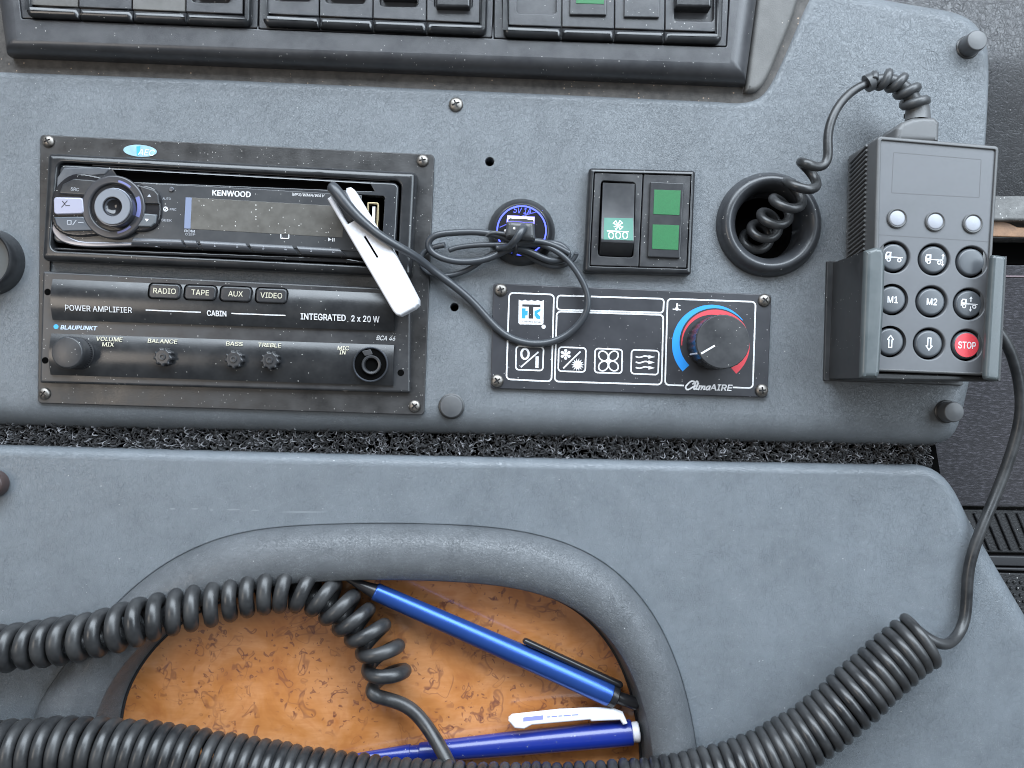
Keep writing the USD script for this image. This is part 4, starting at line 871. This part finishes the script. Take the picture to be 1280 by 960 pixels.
# ribbed grip on the left side
a0, a1 = plan(np.array([1096, 175.]), ZH), plan(np.array([1088, 464.]), ZH)
ribs = []
for k in range(48):
    f = (k + .5) / 48; b_ = a0 + (a1 - a0) * f
    P = np.array([[b_[0] - .02, b_[1] - 1.6, 5], [b_[0] - .02, b_[1] + 1.6, 24.5]])
    ribs.append(tube(np.linspace(P[0], P[1], 4) + np.array([-.05, 0, 0]), .62, 6))
part('grip_ribs', ribs, HSET, t, smooth=40)

# ================================================================== CLIMATE CONTROL PANEL
ZP = 2.2
t = thing('climate_panel', 'black cabin climate control plate with white symbols and a rotary dial', 'control panel', (790, 425), 0)
pl_ = quad((616.5, 354), (964.5, 368), (959.5, 497), (613, 485.5), 4)
part('plate', slab(pl_.segmentize(12), -.3, ZP, b=.5), CLIMA, t)
for c, r_ in (((626, 362.5), .3), ((955.5, 375.5), .8), ((952, 488), .1), ((621.5, 476), .6)): screw(c, 8, ZP, t, rot=r_, h=1.9)
W = 1.9; zi = ZP
boxes = [quad((636.5, 366), (692.5, 368.2), (689.3, 476.8), (633, 474), 5), quad((696.8, 369.3), (830, 373.5), (829, 391), (696.2, 387), 4), quad((696, 389.3), (829.2, 393.6), (827, 480.8), (693.3, 476.8), 5)]
part('printed_box', [mark(ringline(b, W), zi) for b in boxes], WHITEP, t, smooth=False)
b4 = ringline(quad((834.5, 373.3), (944.5, 377.3), (941, 485.2), (831.3, 481), 5), W).difference(Polygon([(855, 474), (916, 474), (916, 492), (855, 492)]))
part('printed_box', mark(b4, zi), WHITEP, t, smooth=False)
tmp = lambda pts: [(x, y) for x, y in pts]
scal = [(648.5 + i * 31.5 / 40, 375.3 + i * .5 / 40 * 1.2 + 1.3 * abs(math.sin(math.pi * 4 * i / 40)) - .8) for i in range(41)]
logo = Polygon(scal + [(679.2, 404), (677.5, 406), (650, 405.4), (648, 403.5)])
Tm = unary_union([Polygon([(652.8, 380.2), (675.6, 380.9), (675.5, 384), (652.7, 383.3)]), Polygon([(661, 383), (666.8, 383.2), (666.4, 398.5), (660.6, 398.3)])])
Hl = Polygon([(652.4, 385.3), (657, 385.4), (657, 388.5), (659.8, 388.6), (659.6, 394.4), (656.8, 394.3), (656.7, 398.2), (652.2, 398)])
Kr = Polygon([(668.2, 388.8), (675.6, 385.9), (675.5, 388.8), (671.6, 391.6), (675.4, 395.6), (675.3, 398.8), (671, 398.6), (668, 394)])
part('logo', mark(logo.difference(unary_union([Tm, Hl, Kr])), zi), WHITEP, t, smooth=False)
part('logo_blue', mark(unary_union([Hl, Kr]), zi), BLUEP, t, smooth=False)
part('lettering', text('THERMO KING', (652.5, 402.8), 1.9, 2, zi + .06, width=23), DARKP, t, smooth=False)
part('registered_mark', mark(circle((679.5, 408.4), 2.6, 16), zi), WHITEP, t, smooth=False)
sq = [((645.5, 432.5), (679.5, 434), (678.5, 463.3), (644.5, 462)), ((698.5, 433.8), (732.5, 435), (731.5, 465), (697.7, 463.8)), ((744, 435.5), (778, 437), (777, 466.8), (743.2, 465.6)), ((789.5, 437.2), (823.7, 438.5), (822.6, 468.4), (788.8, 467))]
g = [ringline(quad(*q, 4), 1.8) for q in sq]
c0 = np.mean(sq[0], 0)
g += [ringline(affinity.scale(Point(c0[0] - 5.8, c0[1] - 5.6).buffer(1, quad_segs=10), 4.6, 6.3), 2.6), stroke([(c0[0] - 11, c0[1] + 11), (c0[0] + 11, c0[1] - 8)], 1.8, 2), Polygon([(c0[0] + 7.5, c0[1] - 2.5), (c0[0] + 11.5, c0[1] - 2.4), (c0[0] + 11, c0[1] + 12), (c0[0] + 7.1, c0[1] + 11.9)])]
c1 = np.mean(sq[1], 0)
fl = np.array(c1) + (-8, -6.5)
g += [stroke([fl + 6 * np.array([math.cos(a), math.sin(a)]), fl - 6 * np.array([math.cos(a), math.sin(a)])], 2.0, 2) for a in np.radians([30, 90, 150])] + [Point(*fl).buffer(2.4)]
g += [Point(*(fl + 4.8 * np.array([math.cos(a), math.sin(a)]))).buffer(1.9) for a in np.radians(np.arange(6) * 60 + 30)]
g += [stroke([c1 + (-11, 11), c1 + (10.5, -10)], 1.8, 2)]
sn = c1 + (7, 6.5); aa = np.arange(28) * 2 * np.pi / 28; rr = np.where(np.arange(28) % 2 == 0, 8.2, 4.4)
g += [Polygon(np.column_stack([sn[0] + rr * np.cos(aa), sn[1] + rr * np.sin(aa)]))]
c2 = np.mean(sq[2], 0)
for sx in (-1, 1):
    for sy in (-1, 1):
        e = affinity.rotate(affinity.scale(Point(c2[0] + sx * 6.3, c2[1] + sy * 6.3).buffer(1, quad_segs=8), 6.6, 5.4), 45 * sx * sy, origin=(c2[0] + sx * 6.3, c2[1] + sy * 6.3)); g.append(ringline(e, 1.7))
g += [Point(*c2).buffer(1.6)]
c3 = np.mean(sq[3], 0)
for dy in (-6.8, 0, 6.8):
    xs_ = np.linspace(-11.5, 5, 16); g.append(stroke(np.column_stack([c3[0] + xs_, c3[1] + dy + xs_ * .03 + 1.0 * np.sin((xs_ + 11.5) / 16.5 * 2 * np.pi)]), 1.7, 2))
    g.append(Polygon([(c3[0] + 4.5, c3[1] + dy - 2.2), (c3[0] + 12.3, c3[1] + dy + .3), (c3[0] + 4.3, c3[1] + dy + 2.5)]))
for k in range(4):
    part('symbol', mark(unary_union([q for q in g if q.distance(Point(*np.mean(sq[k], 0))) < 16]), zi), WHITEP, t, smooth=False)
# temperature scale
dc = np.array((889.5, 430.5))
def band(a0, a1, ro, ri):
    a = np.radians(np.linspace(a0, a1, 60)); f = np.linspace(0, 1, 60)
    o = np.column_stack([dc[0] + ro(f) * np.cos(a), dc[1] + ro(f) * np.sin(a)]); i = np.column_stack([dc[0] + ri(f) * np.cos(a), dc[1] + ri(f) * np.sin(a)])
    return Polygon(np.vstack([o, i[::-1]]))
part('blue_scale', mark(band(137, 322, lambda f: 49.5 + 0 * f, lambda f: 38.2 + 10.5 * f ** 1.2), zi), BLUEP, t, smooth=False)
part('red_scale', mark(band(178, 410, lambda f: 37.6 + 10.2 * np.clip(f * 1.55, 0, 1) ** 1.2, lambda f: 36.8 + 1 * f), zi), REDP, t, smooth=False)
part('thermometer_symbol', mark(unary_union([stroke([(846.5, 380), (846, 386)], 2.2), Point(846, 386).buffer(2.2), stroke([(841, 386.5), (851, 387.2)], 1.3, 2), stroke([(848, 381.5), (850.5, 381.7)], .9, 2)]), zi), WHITEP, t, smooth=False)
kc = (904, 427); kz = 23.0; kb = back(plan(np.array(kc), kz), ZP)
kn = part('dial_knob', gear(back(plan(np.array(kc), kz), kz - 1.5), 34.2, 26, .7, ZP - .1, kz - 1.5, 0), BLACK, t, smooth=20)
part('knob_cap', lathe(kc, round_prof(34, kz - 2.5, kz, 1.4, 5) + [(.001, kz + .02)], kz, 64), SATIN, kn)
pd = np.array([-.86, .5])
part('pointer', mark(stroke([(876.5, 442), (893.5, 432)], 2.2, 2), kz + .02), WHITE, kn, smooth=False)
# the pointer's line runs on down the side of the knob
o_ = plan(np.array(kc), kz); ang = math.atan2(-.42, -.9); rr_ = 34.4 * unit(kz)
e = o_ + rr_ * np.array([math.cos(ang), math.sin(ang)])
part('pointer', tube(np.array([[e[0], e[1], ZP + 3.5], [e[0], e[1], kz - 2.5]]), .45, 6), WHITE, kn, smooth=40)
# dial lettering: script word and bold word
def script():
    x, y = 857., 486.5; S_ = []
    def add(pts, w=1.5): S_.append(stroke(spline([(x + a + -b * .25, y + b) for a, b in pts], 14), w))
    add([(5.4, -6.2), (6.2, -8.6), (3.6, -9.4), (.6, -6), (-.6, -2.2), (1.2, .3), (4.2, -.6), (6.4, -3)], 1.6)      # C
    add([(7.2, -3.5), (9.2, -9), (8.4, -9.6), (7.6, -4), (8.2, -.2), (9.6, -1)])           # l
    add([(10.4, -4.4), (10.2, -.6), (11.6, -.6)]); S_.append(Point(x + 12.3, y - 6.6).buffer(.8))
    add([(12.6, -4.6), (12.6, -.2), (14, -4.6), (15, -4), (15, -.2), (16.8, -4.6), (17.8, -4), (17.6, -.4), (19, -.8)], 1.3)
    add([(23, -4.4), (20.6, -4.2), (19.6, -1.6), (20.6, -.2), (22.4, -2), (23, -4.4), (22.8, -.6), (24.4, -.6)], 1.4)
    return unary_union(S_)
part('lettering', mark(affinity.rotate(affinity.scale(script(), 1.28, 1.12, origin=(857, 486.5)), 2.2, origin=(857, 486.5)), zi), WHITEP, t, smooth=False)
part('lettering', text('AIRE', (887, 487.6), 7.4, 2, zi, bold=True, shear=.2, width=27), WHITEP, t, smooth=False)

# ================================================================== LEFT EDGE
t = thing('round_gauge', 'round black gauge housing cut by the left edge beside the radio', 'gauge', (-22, 325), 0)
part('housing', lathe((-22, 325), [(42, -.2), (41.5, 5), (40, 9), (37.5, 10.2), (35, 9.6), (33.5, 7), (33.5, 5)], 8, 48), BLACK, t)
part('glass', lathe((-22, 325), [(34, 6.5), (.001, 6.6)], 8, 36), mat('gauge_glass', (.03, .04, .045), .35), t)
t = thing('brown_knob', 'small brown knob at the left edge of the lower pad', 'knob', (-14, 606), 0)
part('base', lathe((-14, 606), [(19, -.2), (18.5, 1), (15, 1.6)], 0, 32), BLACK, t)
part('cap', lathe((-14, 606), round_prof(17, 1, 7, 3, 6) + [(6, 7.3), (.001, 7.4)], 7, 32), BROWN, t)

# ================================================================== PENS
def pen(label, a, b, ra, rb, za, zb):
    return thing('pen', label, 'pen', ((a[0] + b[0]) / 2, (a[1] + b[1]) / 2), -9.0)
def along(P0, P1, prof, sides=28):
    """A turned body along P0-P1: prof [(fraction, radius mm)]."""
    f = np.array([q[0] for q in prof]); return tube(P0 + (P1 - P0) * f[:, None], np.array([q[1] for q in prof]), sides)
t = pen('metallic blue ballpoint pen with black clip, upper of two pens in the tray', (427, 721), (797, 879), 0, 0, 0, 0)
A = p3([(425, 720, 4.0)])[0]; B = p3([(765, 869, -5.6)])[0]; C = p3([(797, 880.5, -5.8)])[0]; dirn = (B - A) / np.linalg.norm(B - A); Ln = np.linalg.norm(B - A)
fr_ = 47 / 369.
part('barrel', along(A, B, [(fr_ - .002, 3.9), (fr_, 4.25), (fr_ + .004, 4.45), (.5, 5.2), (.985, 6.1), (.99, 6.0)]), PENBLUE, t, smooth=40)
part('nose', along(A, B, [(.008, .55), (.03, 1.2), (.07, 2.3), (fr_ - .002, 3.7)]), PENBLACK, t, smooth=40)
part('point', along(A, B, [(-.006, .25), (.0, .45), (.02, .8), (.024, .8)]), CHROME, t, smooth=40)
part('end_ring', along(A, B, [(.99, 5.6), (.992, 6.0), (1.012, 5.9), (1.016, 5.2)]), PENBLACK, t, smooth=30)
part('clicker', along(B, C, [(.0, 3.2), (.92, 3.2), (1.0, 2.8)]), PENBLACK, t, smooth=30)
perp = np.array([-dirn[1], dirn[0], 0]) ; perp /= np.linalg.norm(perp)
cl0 = A + dirn * Ln * .655; cl1 = A + dirn * Ln * 1.008
w = m3.Manifold.batch_hull([m3.Manifold.sphere(1.6, 12).translate(tuple(cl0 + perp * 7.8 + np.array([0, 0, 1.5]))), m3.Manifold.sphere(1.6, 12).translate(tuple(cl1 + perp * 6.8 + np.array([0, 0, 1.5]))), m3.Manifold.sphere(1.6, 12).translate(tuple(cl0 + perp * 7.2 + np.array([0, 0, -1.5]))), m3.Manifold.sphere(1.6, 12).translate(tuple(cl1 + perp * 6.4 + np.array([0, 0, -1.5])))])
br = m3.Manifold.batch_hull([m3.Manifold.sphere(1.2, 10).translate(tuple(cl1 + perp * 6.8)), m3.Manifold.sphere(1.2, 10).translate(tuple(cl1 + perp * 3.5)), m3.Manifold.sphere(1.2, 10).translate(tuple(cl1 - dirn * 5 + perp * 6.8)), m3.Manifold.sphere(1.2, 10).translate(tuple(cl1 - dirn * 2 + perp * 3.5))])
nb = m3.Manifold.sphere(1.3, 10).translate(tuple(cl0 + dirn * 2 + perp * 6.2))
part('clip', man(w + br + nb), PENBLACK, t, smooth=40)

t = pen('dark blue ballpoint pen with white clip, lower of two pens in the tray', (430, 950), (798, 914), 0, 0, 0, 0)
A = p3([(398, 953, -8)])[0]; B = p3([(790, 915.5, -5.6)])[0]; C = p3([(799, 914.5, -5.6)])[0]; dirn = (B - A) / np.linalg.norm(B - A); Ln = np.linalg.norm(B - A)
part('barrel', along(A, B, [(.325, 4.6), (.33, 4.9), (.6, 5.9), (.97, 6.4), (.996, 6.35), (1.0, 6.0)]), PENDARK, t, smooth=40)
part('grip', along(A, B, [(.08, 2.0), (.15, 3.0), (.29, 4.5), (.296, 4.6), (.297, 3.9), (.325, 3.9)]), PENDARK, t, smooth=30)
part('nose', along(A, B, [(.0, .5), (.05, 1.5), (.08, 2.0)]), PENDARK, t, smooth=40)
part('button', along(B, C, [(-.2, 4.9), (.85, 5.0), (1.0, 4.5)]), WHITE, t, smooth=40)
perp = np.array([-dirn[1], dirn[0], 0]); perp /= np.linalg.norm(perp)
clipP = affinity.translate(Polygon([(635, 899), (640, 895), (700, 888.5), (745, 886.5), (768, 887.5), (780, 892), (785, 903), (779, 904.5), (775, 898.5), (739, 900), (737.5, 898), (665, 904.5), (655, 909.5), (643, 908.5)]), 0, 2.5).buffer(-1.2).buffer(1.2, quad_segs=6).segmentize(4)
ck = part('clip', slab(clipP, -4.5, .8, b=1.1, seg=4, bottom=True), WHITE, t, smooth=45)
part('blue_print', mark(Polygon([(654, 896.8), (679, 894), (679, 899.5), (654, 902)]), .8), LEAD, ck, smooth=False)
part('faded_print', [mark(stroke([(x, 896.2 - (x - 684) * .075), (x + w_, 896.2 - (x + w_ - 684) * .075)], 1.5, 2), .8) for x, w_ in ((684, 4), (689.5, 7), (698, 5), (704.5, 9), (715, 8))], LEAD, ck, smooth=False)

# ================================================================== CURLY CABLES
t = thing('curly_cable', 'loosely coiled black cable crossing the tray, upper of two', 'curly cable', (250, 760), 0)
axA = spline(p3([(-300, 818, 15), (-140, 819, 15.5), (-50, 815, 16), (0, 811, 16), (60, 803, 17), (120, 793, 18.5), (180, 775, 18), (235, 761, 12), (300, 746, 8), (350, 737, 6), (392, 741, 4), (424, 758, 2.5), (450, 781, 1.5), (472, 806, 1), (483, 836, 0), (487, 860, -1)]), 400)
hA, uA = helix(axA, lambda u: np.interp(u, [0, .3, .7, .8, 1], [9.0, 8.6, 8.2, 8.5, 9.2]) * (1 + .025 * np.sin(61 * u)), lambda u: np.interp(u, [0, .2, .35, .7, .78, 1], [7.9, 8.8, 9.2, 8.7, 9.0, 11.4]) * (1 + .07 * np.sin(41 * u) + .05 * np.sin(97 * u + 1)), hand=-1, phase=.5)
tailA = p3([(492, 876, -2), (512, 885, -1.5), (532, 906, 1), (550, 934, 7), (566, 965, 14), (585, 1010, 22)])
fa = np.vstack([hA, spline(np.vstack([hA[-1], tailA]), 60)[1:]])
nA = 1300
fa = smooth_path(fa, nA, 1.5)
part('coil', tube(fa, 3.5, 12), RUBBER, t, smooth=True)

t = thing('curly_cable', 'tightly coiled black cable along the bottom edge running up to the handset holder', 'curly cable', (700, 960), 0)
axB = spline(p3([(-280, 962, 30), (-160, 955, 33), (-60, 946, 34), (0, 941, 32), (90, 936, 29), (190, 942, 26), (290, 957, 23), (390, 974, 21), (500, 987, 20), (620, 993, 20), (720, 992, 20), (810, 986, 19), (880, 974, 18), (950, 951, 17), (1020, 911, 16.5), (1086, 854, 16), (1139, 808, 15.5), (1152, 799, 15.5)]), 600)
hB, uB = helix(axB, lambda u: np.interp(u, [0, .2, .5, 1], [11.6, 12.0, 12.2, 11.9]) * (1 + .018 * np.sin(171 * u) + .015 * np.sin(83 * u)), lambda u: np.interp(u, [0, .12, .22, .4, .6, 1], [8.0, 7.6, 6.5, 5.4, 5.3, 5.1]) * (1 + .05 * np.sin(57 * u) + .05 * np.sin(143 * u + 2)), hand=-1, phase=1.0, per=26)
tailB = p3([(1183, 806, 13), (1196, 796, 8), (1205, 778, 5), (1208.5, 745, 4), (1212, 706, 4), (1224, 668, 4), (1244, 620, 2), (1264, 566, 2), (1275, 522, 4), (1275, 486, 6), (1267, 450, 8), (1254, 422, 10), (1240, 404, 10)])
fb = np.vstack([hB, spline(np.vstack([hB[-1], tailB]), 120)[1:]])
nB = 4200
fb = smooth_path(fb, nB, 1.8)
part('coil', tube(fb, np.interp(np.linspace(0, 1, nB), [0, .1, .3, 1], [3.3, 3.2, 2.8, 2.65]), 10), RUBBER, t, smooth=True)
